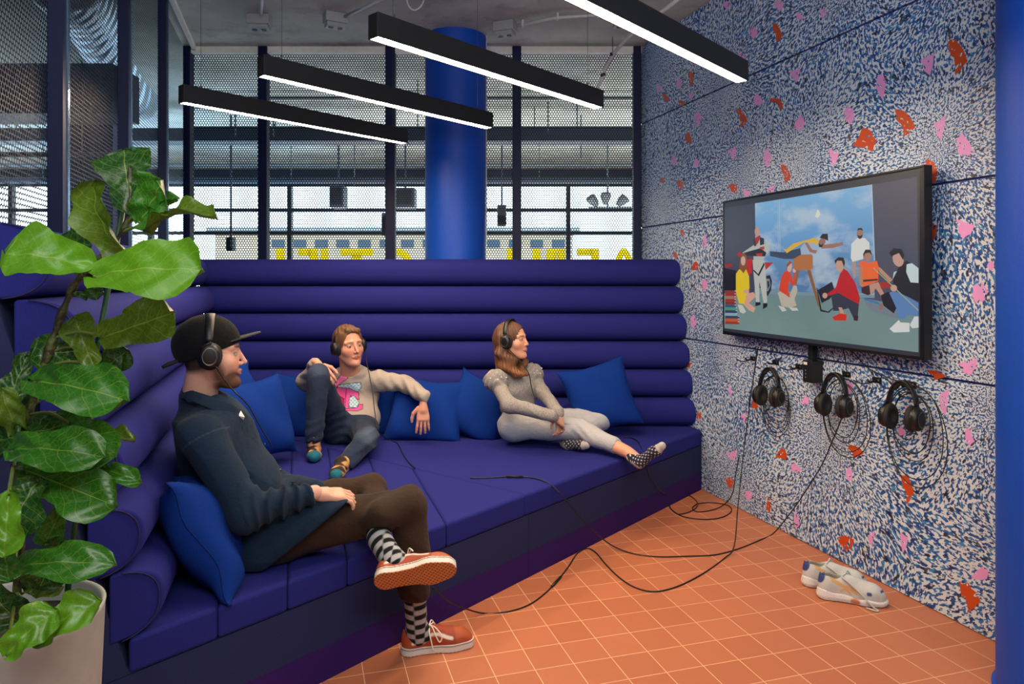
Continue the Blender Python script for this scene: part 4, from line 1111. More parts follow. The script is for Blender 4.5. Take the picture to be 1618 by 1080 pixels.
def polyd(q, pts, ax=(0, 2)):
    p = np.stack([q[:, ax[0]], q[:, ax[1]], 0 * q[:, 0]], 1); d = None
    for a, b in zip(pts[:-1], pts[1:]):
        e = d_cap(p, (*a, 0), (*b, 0), 0.0, 0.0); d = e if d is None else np.minimum(d, e)
    return d
def lace_pts(x, w, z): return [(x - .004, -w, z - .012), (x, -w * .5, z), (x + .002, 0, z + .003), (x, w * .5, z), (x - .004, w, z - .012)]
def shoe(parent, o, fwd, up, style, L=.285, name='shoe', label=None, sd=1):
    R = frame(fwd, up); W = lambda q: Vector(wld(q, o, R)); res = .0032
    c = V3(W((L / 2, 0, .05))); lo, hi = c - .2, c + .2
    zk = 1.0 if style == 'rust' else 1.22
    up_f = lambda p: d_upper(loc(p, o, R) / np.array([1, 1, zk]), L)
    so_f = lambda p: d_sole(loc(p, o, R), .030 if style == 'rust' else .034, L)[0] if style == 'rust' else d_white_sole(loc(p, o, R), L)
    def up_l(V):
        q = loc(V, o, R) / np.array([1, 1, zk]); k = L / .285; x = q[:, 0] / k; qq = np.stack([x, q[:, 1], q[:, 2]], 1); out = []
        if style == 'rust':
            out.append((np.maximum(.205 - x, 0 * x) - .0 + (x > .205) * -.01, (176, 84, 44), .002))
            out.append((d_ell(qq, (.03, 0, .04), (.035, .05, .045)), (170, 78, 40), .002))
            out.append((polyd(qq, [(.045, .048), (.085, .053), (.115, .072), (.14, .070), (.175, .056), (.19, .052)]) - .0055, (232, 224, 214), .0015))
            out.append((d_ell(qq, (.062, 0, .096), (.047, .03, .020)), (150, 52, 34), .003))
        else:
            out.append((np.maximum(d_ell(qq, (.012, 0, .085), (.024, .05, .030)), 0 * x - 1), (52, 70, 128), .002))
            out.append((np.minimum(polyd(qq, [(.055, .082), (.10, .064), (.155, .040)]), polyd(qq, [(.06, .074), (.11, .055), (.135, .034)])) - .004, (222, 178, 118), .002))
            out.append((np.minimum(polyd(qq, [(.095, .040), (.125, .060)]), polyd(qq, [(.12, .062), (.165, .046)])) - .0035, (222, 178, 118), .002))
            out.append((d_box(qq, (.205, -.044, .045), (.010, .02, .006)), (62, 78, 130), .0015))
            out.append((polyd(qq, [(.252, -.02), (.262, -.004), (.258, .012)], (0, 1)) - .003 + np.maximum(0, .04 - qq[:, 2]), (52, 70, 128), .0015))
            out.append((d_ell(qq, (.062, 0, .080), (.040, .024, .03)), (120, 120, 112), .004))
        return out
    base = (160, 62, 34) if style == 'rust' else (206, 208, 206)
    V, Fc = surface(up_f, lo, hi, res); u = obj(name, V, Fc, leather_m, parent, True, cols=paint(V, base, up_l(V)))
    def so_l(V):
        q = loc(V, o, R)
        if style == 'rust':
            a = q[:, 0] * 1.0; b = q[:, 1]
            g = .5 - np.maximum(np.abs(((a + b) / .015) % 1 - .5), np.abs(((a - b) / .015) % 1 - .5))
            under = q[:, 2] - .003; w = [(under, (206, 124, 70), .0015), (np.maximum(under, (.22 - g) * .012), (104, 48, 24), .001)]
            _, d2 = d_sole(q, L=L); w.append((np.maximum(np.abs(q[:, 2] - .0245) - .0014, -.002 - d2), (44, 36, 40), .0008))
            return w
        return [(q[:, 2] - .004, (54, 58, 92), .002), (d_ell(q, (.155, 0, .016), (.024, .07, .016)), (192, 120, 88), .004), (np.abs(((q[:, 0] * 1.0 + q[:, 2] * 2.2) / .016) % 1 - .5) * .016 - .0010 + np.maximum(0, q[:, 0] - .15), (196, 180, 178), .001)]
    V, Fc = surface(so_f, lo, hi, res if style != 'rust' else .0026)
    obj('sole', V, Fc, leather_m, u, True, cols=paint(V, (222, 216, 208) if style == 'rust' else (232, 228, 226), so_l(V)))
    # laces
    m = MB(); k = L / .285; W0 = W; W = lambda q: W0((q[0], q[1], q[2] * zk))
    for i, (x, z) in enumerate(((.110, .091), (.128, .085), (.146, .079), (.164, .073))):
        m.tube([W((a * k, b, c_)) for a, b, c_ in spline(lace_pts(x, .022, z), 4)], .0026, 6)
    if style == 'rust':
        m.tube(spline([W((a * k, b, c_)) for a, b, c_ in [(.11, 0, .095), (.118, -sd * .03, .098), (.13, -sd * .050, .07), (.142, -sd * .05, .05), (.15, -sd * .046, .07), (.128, -sd * .022, .095), (.11, 0, .094)]], 6), .0024, 6)
        m.tube(spline([W((a * k, b, c_)) for a, b, c_ in [(.11, 0, .095), (.105, -sd * .035, .085), (.112, -sd * .046, .05), (.118, -sd * .050, .02)]], 6), .0024, 6)
        m.tube(spline([W((a * k, b, c_)) for a, b, c_ in [(.11, 0, .095), (.122, sd * .028, .1), (.14, sd * .042, .07), (.13, sd * .03, .088), (.11, 0, .094)]], 6), .0024, 6)
    else:
        m.tube(spline([W((a * k, b, c_)) for a, b, c_ in [(.115, 0, .095), (.10, -sd * .028, .09), (.13, -sd * .040, .075), (.175, -sd * .056, .045), (.215, -sd * .064, .012), (.235, -sd * .072, .004), (.225, -sd * .08, .004), (.19, -sd * .068, .006)]], 6), .0032, 6)
        m.tube(spline([W((a * k, b, c_)) for a, b, c_ in [(.115, 0, .095), (.125, sd * .024, .1), (.14, sd * .036, .08), (.12, sd * .02, .094)]], 6), .003, 6)
    m.build('laces', flat('cream_lace' if style == 'rust' else 'grey_lace', (232, 220, 200) if style == 'rust' else (190, 194, 188), .8), u, True)
    if label: u['label'] = label
    return u
def d_white_sole(q, L=.285):
    a, d2 = d_sole(q, .04, L); k = L / .285; x = q[:, 0] / k
    top = .044 - .016 * np.clip((x - .05) / .12, 0, 1) + .003 * np.sin(x * 70)
    bot = .0 + .012 * np.clip((x - .235) / .05, 0, 1) ** 2 + .006 * np.clip((.03 - x) / .04, 0, 1)
    flare = .004 * np.clip(1 - np.abs(q[:, 2] - .018) / .02, 0, 1)
    return smax(smax(d2 - flare, q[:, 2] - top, .008), bot - q[:, 2], .006)

# ================================================================== man with the cap, on the left wing
SK1 = (226, 174, 150)
m1 = person_root((-.9, 2.62, .40), 'seated person in dark navy jacket, brown trousers, black cap and rust sneakers at the left')
H1 = at(333, 560, 2.62); f1 = Vector((.93, .36, -.04)); R1 = frame(f1, (-.06, -.02, 1)); s1 = 1.06
NK1 = at(316, 622, 2.64)
shN, shF = at(318, 690, 2.45), at(345, 668, 2.84)      # near and far shoulder
elN, wrN = at(388, 812, 2.40), at(497, 778, 2.52)
elF, wrF = at(440, 770, 2.90), at(500, 775, 2.72)
hipN, hipF = at(428, 846, 2.58), at(432, 812, 2.78)
chest, belly = at(345, 712, 2.64), at(400, 800, 2.66)
kN, kF = at(645, 798, 2.66), at(588, 775, 2.88)
anN, anF = at(655, 962, 2.63), at(602, 874, 2.44)
hd1 = hand(wrN + Vector((-.015, 0, -.005)), (.84, .45, -.16), (-.1, -.3, .9), 1, .5, 1.05, SK1)
hd1f = hand(wrF, (.5, -.8, -.15), (.1, .1, 1), -1, .6, 1.05, SK1)
body_parts(m1, [head_chunk(H1, R1, s1, 'man', SK1, NK1, (70, 52, 44), (98, 70, 56), (60, 46, 38)), hd1, hd1f,
    limb([NK1, chest, belly, (hipN + hipF) / 2], [.05, .08, .08, .07], SK1, .012), limb([shN, elN, wrN], [.045, .04, .027], SK1), limb([shF, elF, wrF], [.045, .04, .027], SK1)])
JK = (24, 44, 66)
cdir = (chest - belly).normalized()
Rt = frame(f1, cdir)
def f_jacket(p):
    d = d_ell(p, (chest + shN + shF + chest) / 4 + Vector((0, 0, .0)), (.135, .205, .17), Rt)
    d = smin(d, d_ell(p, belly + Vector((-.02, 0, .03)), (.135, .185, .20), Rt), .10)
    d = smin(d, d_cap(p, shN, shF, .075), .07)
    d = smin(d, d_cap(p, NK1 + Vector((-.01, 0, -.02)), chest, .070, .13), .05)
    # skirt of the jacket over the thighs and behind
    d = smin(d, d_cap(p, hipN + Vector((-.01, -.025, -.002)), at(545, 812, 2.545), .122, .060), .05)
    d = smin(d, d_cap(p, hipF + Vector((-.03, .0, .03)), at(500, 790, 2.8), .10, .07), .05)
    d = smin(d, d_cap(p, at(408, 838, 2.60), at(412, 872, 2.58), .135, .125), .05)
    arm = smin(d_cap(p, shN, elN, .078, .064), d_cap(p, elN, wrN + (elN - wrN) * .08, .064, .043), .03)
    # bunched folds at elbow and sleeve
    ax = (wrN - elN).normalized(); t = (p - V3(elN)) @ V3(ax)
    arm = arm - .0095 * (1 - 2 * np.abs(np.sin(t * 78 + 1.3 * np.sin(p[:, 1] * 26 + p[:, 2] * 14)))) * np.clip(1.15 - np.abs(t - .12) / .13, 0, 1) * (d_cap(p, elN, wrN, .0) < .12)
    d = smin(d, arm, .018)
    armF = smin(d_cap(p, shF, elF, .075, .062), d_cap(p, elF, wrF, .06, .043), .03)
    d = smin(d, armF, .02)
    d = d + crease(p, .0080, 12, .6)
    d = smax(d, .408 - p[:, 2], .01)                         # sits on the seat
    # hollow neck
    d = smax(d, -d_cap(p, NK1 + Vector((.0, 0, -.03)), H1 + Vector((.01, 0, -.05)), .062, .066), .01)
    # open the cuffs
    d = smax(d, -d_cap(p, wrN - Vector(ax) * .02, wrN + Vector(ax) * .10, .032, .034), .006)
    # hem: cut by a plane above the knees
    hp_ = at(548, 795, 2.5); nrm = Vector((.62, .0, -.78)).normalized(); d = smax(d, p[:, 0] - at(552, 790, 2.52).x, .01)
    return smax(d, (p - V3(hp_)) @ V3(nrm), .01)
lo, hi = bounds([NK1, shN, shF, elN, elF, hipN, hipF, wrN], .2)
def lay1(V):
    # stitched seams: round the armhole and across the yoke
    c = V3(shN); ax = V3((elN - shN).normalized()); t = (V - c) @ ax
    ring = np.abs(t - .015) - .0016 + np.maximum(0, d_cap(V, shN, elN, .095, .08)) * .5
    sk = np.abs((V - V3(at(430, 862, 2.5))) @ V3(Vector((.8, .1, -.35)))) - .002
    return [(ring, (58, 76, 96), .0015)]
jk = solid('jacket', f_jacket, lo, hi, .0050, cloth_m, m1, JK, lay1)
# collar, white tee, buttons, hem label
m = MB()
def ribbon(name, A_, B_, mat, parent, th=.004):
    n = len(A_); vs = []
    for a, b in zip(A_, B_):
        a, b = Vector(a), Vector(b); vs += [a, b]
    fs = [(2 * i, 2 * i + 1, 2 * i + 3, 2 * i + 2) for i in range(n - 1)]
    o = obj(name, vs, fs, mat, parent, True)
    mm = o.modifiers.new('thick', 'SOLIDIFY'); mm.thickness = th; mm.offset = 0
    ms_ = o.modifiers.new('sub', 'SUBSURF'); ms_.levels = 2; ms_.render_levels = 2
    return o
jk_flat = fabric('jacket_collar_cloth', (28, 44, 64), 420, .4)
A_ = [at(384, 652, 2.60), at(368, 636, 2.55), at(335, 625, 2.535), at(298, 614, 2.57), at(286, 608, 2.66), at(300, 606, 2.74), at(340, 625, 2.76), at(378, 646, 2.70)]
B_ = [at(381, 668, 2.575), at(352, 656, 2.515), at(318, 640, 2.50), at(288, 630, 2.545), at(278, 626, 2.66), at(292, 622, 2.78), at(345, 650, 2.80), at(380, 668, 2.72)]
ribbon('collar', A_, B_, jk_flat, jk, .006)
tee = MB().add([at(366, 652, 2.585), at(378, 654, 2.60), at(384, 664, 2.585), at(372, 662, 2.575)], [(0, 1, 2, 3)]).build('white_tee', flat('white_cotton', (226, 222, 216), .8), m1)
tee.modifiers.new('t', 'SOLIDIFY').thickness = .02
for x, y in ((418, 702), (443, 742), (463, 762)):
    bp_, bn_ = hit(f_jacket, x, y, 2.3, 3.0)
    MB().lathe([(0, 0), (.006, 0), (.007, .002), (.005, .004), (0, .004)], bp_, 12, axis=bn_).build('button', flat('dark_button', (16, 22, 34), .3), jk, True)
lp_, ln_ = hit(f_jacket, 530, 790, 2.3, 3.0, .001)
MB().box(lp_, (.034, .014, .002), Matrix(frame((.93, .25, -.28), ln_).tolist())).build('hem_label', flat('white_label', (226, 226, 220), .7), jk)
# trousers
def f_tr1(p):
    d = smin(d_cap(p, hipN, kN, .100, .068), d_cap(p, kN, anN + Vector((0, 0, .075)), .070, .062), .02)
    d2 = smin(d_cap(p, hipF, kF, .100, .068), d_cap(p, kF, anF + (kF - anF) * .30, .060, .046), .02)
    d = smin(d, d2, .02); d = smin(d, d_cap(p, hipN, hipF, .11), .05)
    d = smin(d, d_cap(p, at(600, 812, 2.56), at(640, 800, 2.62), .055, .06), .03)
    ax = V3((anN - kN).normalized()); t = (p - V3(kN)) @ ax
    d = d + crease(p, .0055, 13, 1.0) + .003 * np.sin(p[:, 0] * 55 + p[:, 2] * 40) * np.clip(1 - np.abs(t) / .12, 0, 1)
    d = smax(d, -d_cap(p, anN + Vector((0, 0, .12)), anN + Vector((0, 0, -.1)), .050), .006)
    d = smax(d, -d_cap(p, anF + (kF - anF) * .25, anF - (kF - anF) * .3, .044), .006)
    d = smax(d, anN.z + .045 - p[:, 2], .004)
    return smax(d, np.where(((-.7615 * p[:, 0] + .648 * p[:, 1]) > 2.10), .404 - p[:, 2], -1), .01)
lo, hi = bounds([hipN, hipF, kN, kF, anN, anF], .15)
solid('trousers', f_tr1, lo, hi, .0050, cloth_m, m1, (58, 43, 34))
# check socks and rust sneakers
def sock_check(o, ax, v1, ca, cb, n=9.0):
    ax, v1 = V3(Vector(ax).normalized()), V3(Vector(v1).normalized()); v2 = np.cross(ax, v1)
    def lay(V):
        q = V - V3(o); t = q @ ax; a = np.arctan2(q @ v2, q @ v1)
        chk = np.sin(a * 4.0) * np.sin(t * pi / .021)
        return [(-chk * .01, ca, .0012)]
    return lay
heelN = onz(628, 1034, 0) + Vector((.0, .0, 0)); heelN = Vector((-.425, 2.69, .0)); dirN = Vector((.968, .25, 0))
anN2 = heelN + dirN * .065 + Vector((0, 0, .09))
solid('sock', lambda p: smin(d_cap(p, anN2 + Vector((0, 0, -.03)), anN + Vector((0, 0, .09)), .040, .042), d_cap(p, anN2, anN2 + dirN * .05 + Vector((0, 0, -.04)), .036, .03), .02),
      *bounds([anN, anN2], .16), .0035, cloth_m, m1, (22, 24, 30), sock_check(anN2, (0, 0, 1), (1, 0, 0), (176, 180, 184), 0))
shoe(m1, heelN, dirN, (0, 0, 1), 'rust', .29, 'standing_sneaker', 'rust sneaker flat on the tiled floor', 1)
oF = at(590, 922, 2.37); fF = Vector((.965, .02, .17)).normalized(); uF = Vector((-.12, .90, .40)).normalized()
RF = frame(fF, uF); anF2 = Vector(wld((.062, 0, .09), oF, RF))
solid('sock', lambda p: smin(d_cap(p, anF2 + (anF2 - Vector(wld((.09, 0, .0), oF, RF))) * -.3, anF + (kF - anF) * .22, .040, .043), d_cap(p, anF2, Vector(wld((.11, 0, .05), oF, RF)), .036, .03), .02),
      *bounds([anF, anF2], .18), .0035, cloth_m, m1, (22, 24, 30), sock_check(anF2, (anF - anF2 + (kF - anF) * .3), (1, 0, 0), (176, 180, 184), 0))
shoe(m1, oF, fF, uF, 'rust', .285, 'raised_sneaker', 'rust sneaker crossed over, waffle sole towards the viewer', -1)
# cap
def f_cap(p):
    q = loc(p, H1, R1, s1); Rc = frame((1, 0, .18), (-.18, 0, 1))
    d = d_ell(q, (-.016, 0, .040), (.112, .090, .100), Rc)
    lower = .40 * q[:, 0] - q[:, 2] + .010       # keep above the rim
    d = smax(d, lower - .0 , .006); inner = d_ell(q, (-.014, 0, .036), (.103, .082, .092), Rc); d = np.maximum(d, -inner)
    return d * s1
cp = solid('cap', f_cap, *bounds([H1], .19), .0035, cloth_m, m1, (14, 17, 20))
vs = []; nu, nv = 9, 13
for i in range(nu):
    for j in range(nv):
        u = i / (nu - 1); v = (j / (nv - 1) - .5) * 2
        a = v * 1.05; r = 1 + .0 * u
        x0, y0 = .088 * cos(a) - .004, .078 * sin(a)
        ext = .078 * (1 - (abs(v)) ** 2.6) * u
        vs.append(Vector(wld((x0 + ext, y0, .052 + ext * .34 - .012 * v * v), H1, R1, s1)))
o = obj('brim', vs, [(i * nv + j, i * nv + j + 1, (i + 1) * nv + j + 1, (i + 1) * nv + j) for i in range(nu - 1) for j in range(nv - 1)], flat('cap_brim', (40, 42, 44), .8), cp, True)
mo = o.modifiers.new('t', 'SOLIDIFY'); mo.thickness = .006
MB().tube([Vector(wld(q, H1, R1, s1)) for q in ((-.10, -.03, -.018), (-.13, -.034, -.03), (-.148, -.036, -.04))], [.007, .008, .006], 8).build('cap_strap', flat('cap_cloth', (16, 18, 20), .8), cp, True)
hp1 = headphones(H1 + Vector((0, 0, .01)), frame(f1, (-.02, -.02, 1)), 'black over-ear headphones over the cap of the left person', 1.12, accent=flat('tan_pad', (150, 124, 98), .7))
# ================================================================== man in the printed hoodie
SK2 = (220, 158, 134)
m2 = person_root((-1.0, 4.4, .40), 'person in grey printed hoodie and dark jeans lounging against the back cushions')
H2 = at(551, 547, 4.48); f2 = Vector((.62, -.78, .02)); R2 = frame(f2, (-.10, 0, 1)); s2 = 1.05
NK2 = at(553, 588, 4.54)
sR, sL = at(514, 607, 4.56), at(600, 601, 4.56)
eR, wR = at(483, 603, 4.40), at(499, 572, 4.22)
eL, wL = at(643, 607, 4.56), at(668, 625, 4.36)
hR, hL = at(535, 676, 4.42), at(572, 680, 4.42)
k2R, a2R = at(503, 592, 4.14), at(496, 702, 4.06)
k2L, a2L = at(580, 692, 4.05), at(540, 740, 3.76)
ch2, be2 = at(556, 622, 4.60), at(558, 662, 4.50)
JE = (38, 50, 74); HO = (176, 166, 158)
toeR, toeL = at(496, 721, 3.93), at(530, 752, 3.56)
body_parts(m2, [head_chunk(H2, R2, s2, 'man', SK2, NK2, (120, 84, 60), None, (112, 78, 54), .055, .0036),
    hand(wR + Vector((.01, -.02, 0)), (.62, -.42, -.62), (.15, -.80, .6), 1, .7, 1.0, SK2, res=.0036), hand(wL + Vector((.004, -.01, -.03)), (.02, -.22, -.97), (.15, -.97, .2), -1, .22, 1.05, SK2, .12, res=.0036),
    limb([NK2, ch2, be2], [.05, .07, .07], SK2, .014), limb([sR, eR, wR], [.04, .035, .026], SK2, .008), limb([sL, eL, wL], [.04, .035, .026], SK2, .008),
    limb([k2R, a2R], [.04, .036], SK2, .008), limb([k2L, a2L], [.04, .036], SK2, .008)])
Rb2 = frame((.22, -.97, .15), (ch2 - be2))
def f_hood(p):
    d = d_ell(p, ch2, (.115, .180, .155), Rb2)
    d = smin(d, d_ell(p, be2 + Vector((0, 0, .0)), (.125, .175, .13), Rb2), .07)
    d = smin(d, d_cap(p, sR, sL, .062), .05); d = smin(d, d_cap(p, NK2 + Vector((0, .02, -.05)), NK2 + Vector((0, .03, -.01)), .095, .078), .03)
    a = smin(d_cap(p, sL, eL, .066, .052), d_cap(p, eL, wL, .054, .043), .03)
    b = smin(d_cap(p, sR, eR, .064, .054), d_cap(p, eR, wR + (eR - wR) * .12, .052, .040), .03)
    a = a + .003 * np.sin(p[:, 0] * 90 + p[:, 2] * 60); b = b + .003 * np.sin(p[:, 2] * 95)
    d = smin(smin(d, a, .025), b, .02) + crease(p, .0048, 15, 2.)
    d = smax(d, -d_cap(p, NK2 + Vector((0, -.01, -.02)), H2, .060, .07), .008)
    hood = smax(d_ell(p, NK2 + Vector((.005, .03, -.012)), (.118, .105, .060)), -d_ell(p, NK2 + Vector((.0, -.02, .045)), (.078, .115, .075)), .008)
    d = smin(d, hood, .012)
    d = smax(d, be2.z - .075 + .10 * (p[:, 0] - be2.x) * 0 - p[:, 2], .01)
    return d
PRINT = [((240, 120, 190), [(385, 348), (425, 372), (360, 420), (318, 470), (306, 440), (345, 400)]), ((190, 216, 226), [(370, 415), (500, 400), (505, 430), (480, 462), (430, 435), (350, 455), (355, 430)]),
 ((226, 86, 160), [(335, 465), (360, 430), (415, 435), (405, 560), (350, 560), (325, 530)]), ((170, 30, 84), [(332, 482), (350, 470), (400, 500), (398, 545), (332, 530)]), ((228, 92, 166), [(415, 435), (440, 440), (490, 465), (490, 505), (440, 480), (425, 560), (405, 560)]),
 ((196, 222, 232), [(432, 492), (460, 480), (490, 520), (480, 555), (430, 550)]), ((228, 92, 166), [(345, 545), (400, 562), (480, 555), (490, 535), (515, 535), (512, 562), (480, 574), (380, 572), (348, 566)])]
def in_poly(X, Y, P):
    ins = np.zeros(len(X), bool); dm = np.full(len(X), 1e9)
    for (x0, y0), (x1, y1) in zip(P, P[1:] + P[:1]):
        c = ((y0 > Y) != (y1 > Y)) & (X < (x1 - x0) * (Y - y0) / (y1 - y0 + 1e-9) + x0); ins ^= c
        t = np.clip(((X - x0) * (x1 - x0) + (Y - y0) * (y1 - y0)) / ((x1 - x0) ** 2 + (y1 - y0) ** 2 + 1e-9), 0, 1)
        dm = np.minimum(dm, np.hypot(X - x0 - t * (x1 - x0), Y - y0 - t * (y1 - y0)))
    return np.where(ins, -dm, dm)
def lay_hood(V):
    """printed graphic on the chest: chest plane coordinates"""
    px = CX + F * V[:, 0] / V[:, 1]; py = CY - F * (V[:, 2] - HC) / V[:, 1]; X, Y = (px - 440) * 3.857, (py - 500) * 3.857
    front = (V - V3(ch2)) @ V3(Vector((.1, -1, 0)))
    out = []
    for col, P in PRINT:
        d = in_poly(X, Y, P) / 3.857 / 250; d = np.where(front > 0, d, 1.)
        out += [(d - .0022, (20, 14, 22), .0012), (d + .0015, col, .0012)]
        if col[1] > 180: out += [(np.maximum(d + .002, np.sin(X * .28) * np.sin(Y * .28) * -.01 + .002), (120, 176, 206), .0012)]
    return out
hd = solid('hoodie', f_hood, *bounds([NK2, sR, sL, eL, wL, wR, be2], .2), .0042, cloth_m, m2, HO, lay_hood)
# jeans
def f_je(p):
    d = smin(d_cap(p, hR, k2R, .085, .062), d_cap(p, k2R, a2R + (k2R - a2R) * .08, .064, .050), .02)
    e = smin(d_cap(p, hL, k2L, .085, .064), d_cap(p, k2L, a2L + (k2L - a2L) * .10, .064, .052), .02)
    d = smin(smin(d, e, .02), d_cap(p, hR, hL, .105), .04)
    d = d + crease(p, .0040, 20, .5) + .0022 * np.sin(p[:, 2] * 120 + 3 * np.sin(p[:, 0] * 20)) * (p[:, 2] < .62)
    d = smax(d, -d_cap(p, a2R + (k2R - a2R) * .1, a2R - (k2R - a2R) * .2, .042), .005)
    d = smax(d, -d_cap(p, a2L + (k2L - a2L) * .12, a2L - (k2L - a2L) * .2, .043), .005)
    return smax(d, .404 - p[:, 2], .01)
def lay_je(V):
    return [(d_sph(V, k2L + Vector((.02, -.05, .03)), .05), (86, 100, 122), .05), (d_sph(V, k2R + Vector((0, -.05, .02)), .05), (70, 84, 108), .05),
            (np.abs((V - V3((k2L + a2L) / 2)) @ V3(Vector((.5, -.3, .8)).normalized()) - .02) - .002 + np.maximum(0, d_cap(V, k2L, a2L, .08)), (96, 92, 92), .002)]
solid('jeans', f_je, *bounds([hR, hL, k2R, k2L, a2R, a2L], .14), .0065, cloth_m, m2, JE, lay_je)
for an, toe, sgn in ((a2R, toeR, 1), (a2L, toeL, -1)):
    heel = an + (an - toe) * .25; heel.z = .435; toe = Vector(toe); toe.z = .43
    def f_s(p, an=an, heel=heel, toe=toe):
        d = smin(d_cap(p, an + Vector((0, 0, .03)), (heel + an) / 2, .037, .036), d_cap(p, heel, toe, .032, .027), .035)
        ball = heel.lerp(toe, .75); d = smin(d, d_ell(p, ball, (.042, .045, .028)), .02)
        return smax(d, .404 - p[:, 2], .006)
    def lay_s(V, an=an, heel=heel, toe=toe):
        q = V - V3(heel); return [(fold(V, 1.0, 55, 3.0) * .01 + .003, (206, 156, 96), .002), (d_sph(V, toe + (toe - heel) * .08, .055), (30, 104, 124), .003), (d_sph(V, heel + (heel - toe) * .12, .035), (30, 90, 110), .003)]
    so = solid('sock', f_s, *bounds([an, heel, toe], .12), .0045, cloth_m, m2, (52, 42, 38), lay_s)
# hair
def f_h2(p):
    q = loc(p, H2, R2, s2)
    d = d_ell(q, (-.014, 0, .040), (.105, .084, .094)); face = d_ell(q, (.090, 0, -.015), (.075, .071, .113))
    d = smax(d, -face, .008); d = smax(d, -.022 - q[:, 2] + np.clip(-(q[:, 0] + .02), 0, .1) * -.6, .006)
    d = smin(d, d_cap(q, (.060, .04, .096), (.062, -.03, .104), .012, .012), .02)
    return (d + .0015 * np.sin(q[:, 1] * 260 + 3 * np.sin(q[:, 0] * 60))) * s2
solid('hair', f_h2, *bounds([H2], .17), .0036, hair_m, m2, (112, 80, 54))
hp2 = headphones(H2, frame(f2, (-.10, 0, 1)), 'black headphones worn by the person in the printed hoodie', 1.04)
# ================================================================== woman in the grey knit top
SK3 = (222, 164, 136)
m3 = person_root((.05, 4.35, .40), 'long-haired person in grey puff-sleeve top and pale jeans sitting with legs stretched')
H3 = at(809, 538, 4.36); f3 = Vector((.90, -.42, .06)); R3 = frame(f3, (-.05, 0, 1)); s3 = .96
NK3 = at(803, 577, 4.40)
q1, q2 = at(781, 600, 4.28), at(838, 590, 4.50)      # near and far shoulders
e1, w1 = at(806, 640, 4.12), at(872, 656, 4.06)
e2, w2 = at(858, 621, 4.40), at(882, 650, 4.16)
h1, h2 = at(812, 672, 4.34), at(832, 664, 4.52)
k1, a1 = at(918, 679, 4.24), at(992, 714, 3.96)
k3, a3 = at(950, 662, 4.56), at(893, 699, 4.28)
c3, b3 = at(814, 608, 4.42), at(818, 645, 4.42)
heel1, toe1 = at(1006, 733, 3.88), at(1046, 704, 3.80)
heel3, toe3 = at(895, 702, 4.24), at(927, 703, 4.14)
body_parts(m3, [head_chunk(H3, R3, s3, 'woman', SK3, NK3, (92, 62, 46), None, None, .042, .0034),
    hand(w1, (.62, .45, -.55), (-.1, -.5, .85), 1, .7, .85, SK3, res=.0036), hand(w2, (.1, -.4, -.8), (.6, -.4, .5), -1, .7, .85, SK3, res=.0036),
    limb([NK3, c3, b3], [.04, .06, .06], SK3, .014), limb([q1, e1, w1], [.032, .026, .019], SK3, .008), limb([q2, e2, w2], [.032, .026, .019], SK3, .008),
    limb([k1, a1.lerp(k1, .3), a1, heel1 + Vector((.01, .01, .02))], [.045, .040, .033, .030], SK3, .006), limb([k3, a3], [.04, .035], SK3, .008)])
TOP = (160, 157, 155)
Rb3 = frame((.62, -.78, .1), (c3 - b3) + Vector((0, 0, .0)))
def f_top(p):
    d = d_ell(p, c3, (.095, .145, .125), Rb3)
    fv = V3(Vector((.62, -.78, .0))); d = smin(d, d_ell(p, V3(c3) + fv * .055 + np.array([0, 0, -.02]), (.07, .12, .065), Rb3), .04)
    d = smin(d, d_ell(p, b3 + Vector((0, 0, .02)), (.095, .118, .12), Rb3), .05)
    d = smin(d, d_cap(p, q1, q2, .05), .04); d = smin(d, d_cap(p, NK3 + Vector((0, 0, -.05)), NK3 + Vector((0, 0, -.005)), .06, .048), .03)
    a = smin(d_cap(p, q1, e1, .048, .043), d_cap(p, e1, w1, .044, .035), .03); a = smin(a, d_cap(p, w1, w1 + Vector((.012, .008, -.012)), .034, .033), .01); b = smin(d_cap(p, q2, e2, .046, .042), d_cap(p, e2, w2, .043, .035), .03); b = smin(b, d_cap(p, w2, w2 + Vector((.003, -.008, -.014)), .034, .033), .01)
    for sh, el in ((q1, e1), (q2, e2)):
        o_ = sh.lerp(el, .12) + Vector((0, 0, .012)); pf = d_ell(p, o_, (.074, .074, .068)); t = (p - V3(o_)) @ V3((el - sh).normalized())
        pf = pf + .006 * np.sin(t * 150 + 3 * np.sin(p[:, 0] * 50)); a = smin(a, pf, .015) if sh is q1 else a; b = smin(b, pf, .015) if sh is q2 else b
    d = smin(smin(d, a, .015), b, .015) + crease(p, .0034, 19, 4.)
    z = p[:, 2] - b3.z; d = d + .005 * np.exp(-((z + .03) / .02) ** 2)          # waist seam
    d = smax(d, -d_cap(p, NK3 + Vector((0, 0, -.0)), H3, .043, .05), .006)
    return smax(d, b3.z - .055 - p[:, 2], .008)
def lay_top(V): return [(fold(V, 1.0, 420, 1.0) * .01 + .002, (140, 134, 130), .002)]
tp = solid('knit_top', f_top, *bounds([NK3, q1, q2, e1, e2, w1, w2, b3], .16), .0058, cloth_m, m3, TOP, lay_top)
pearl = flat('pearl', (236, 232, 224), .25)
for sh, el in ((q1, e1), (q2, e2)):
    o_ = sh.lerp(el, .12) + Vector((0, 0, .012))
    for k in range(9):
        a = -2.4 + k * .33; e_ = .15 + .5 * ((k * 7) % 5) / 5
        dv_ = Vector((cos(a) * cos(e_), sin(a) * cos(e_), sin(e_)))
        MB().lathe([(0, -.004), (.0035, -.0025), (.0045, 0), (.0035, .0025), (0, .004)], o_ + dv_ * .072, 8, cap=False).build('pearl', pearl, tp, True)
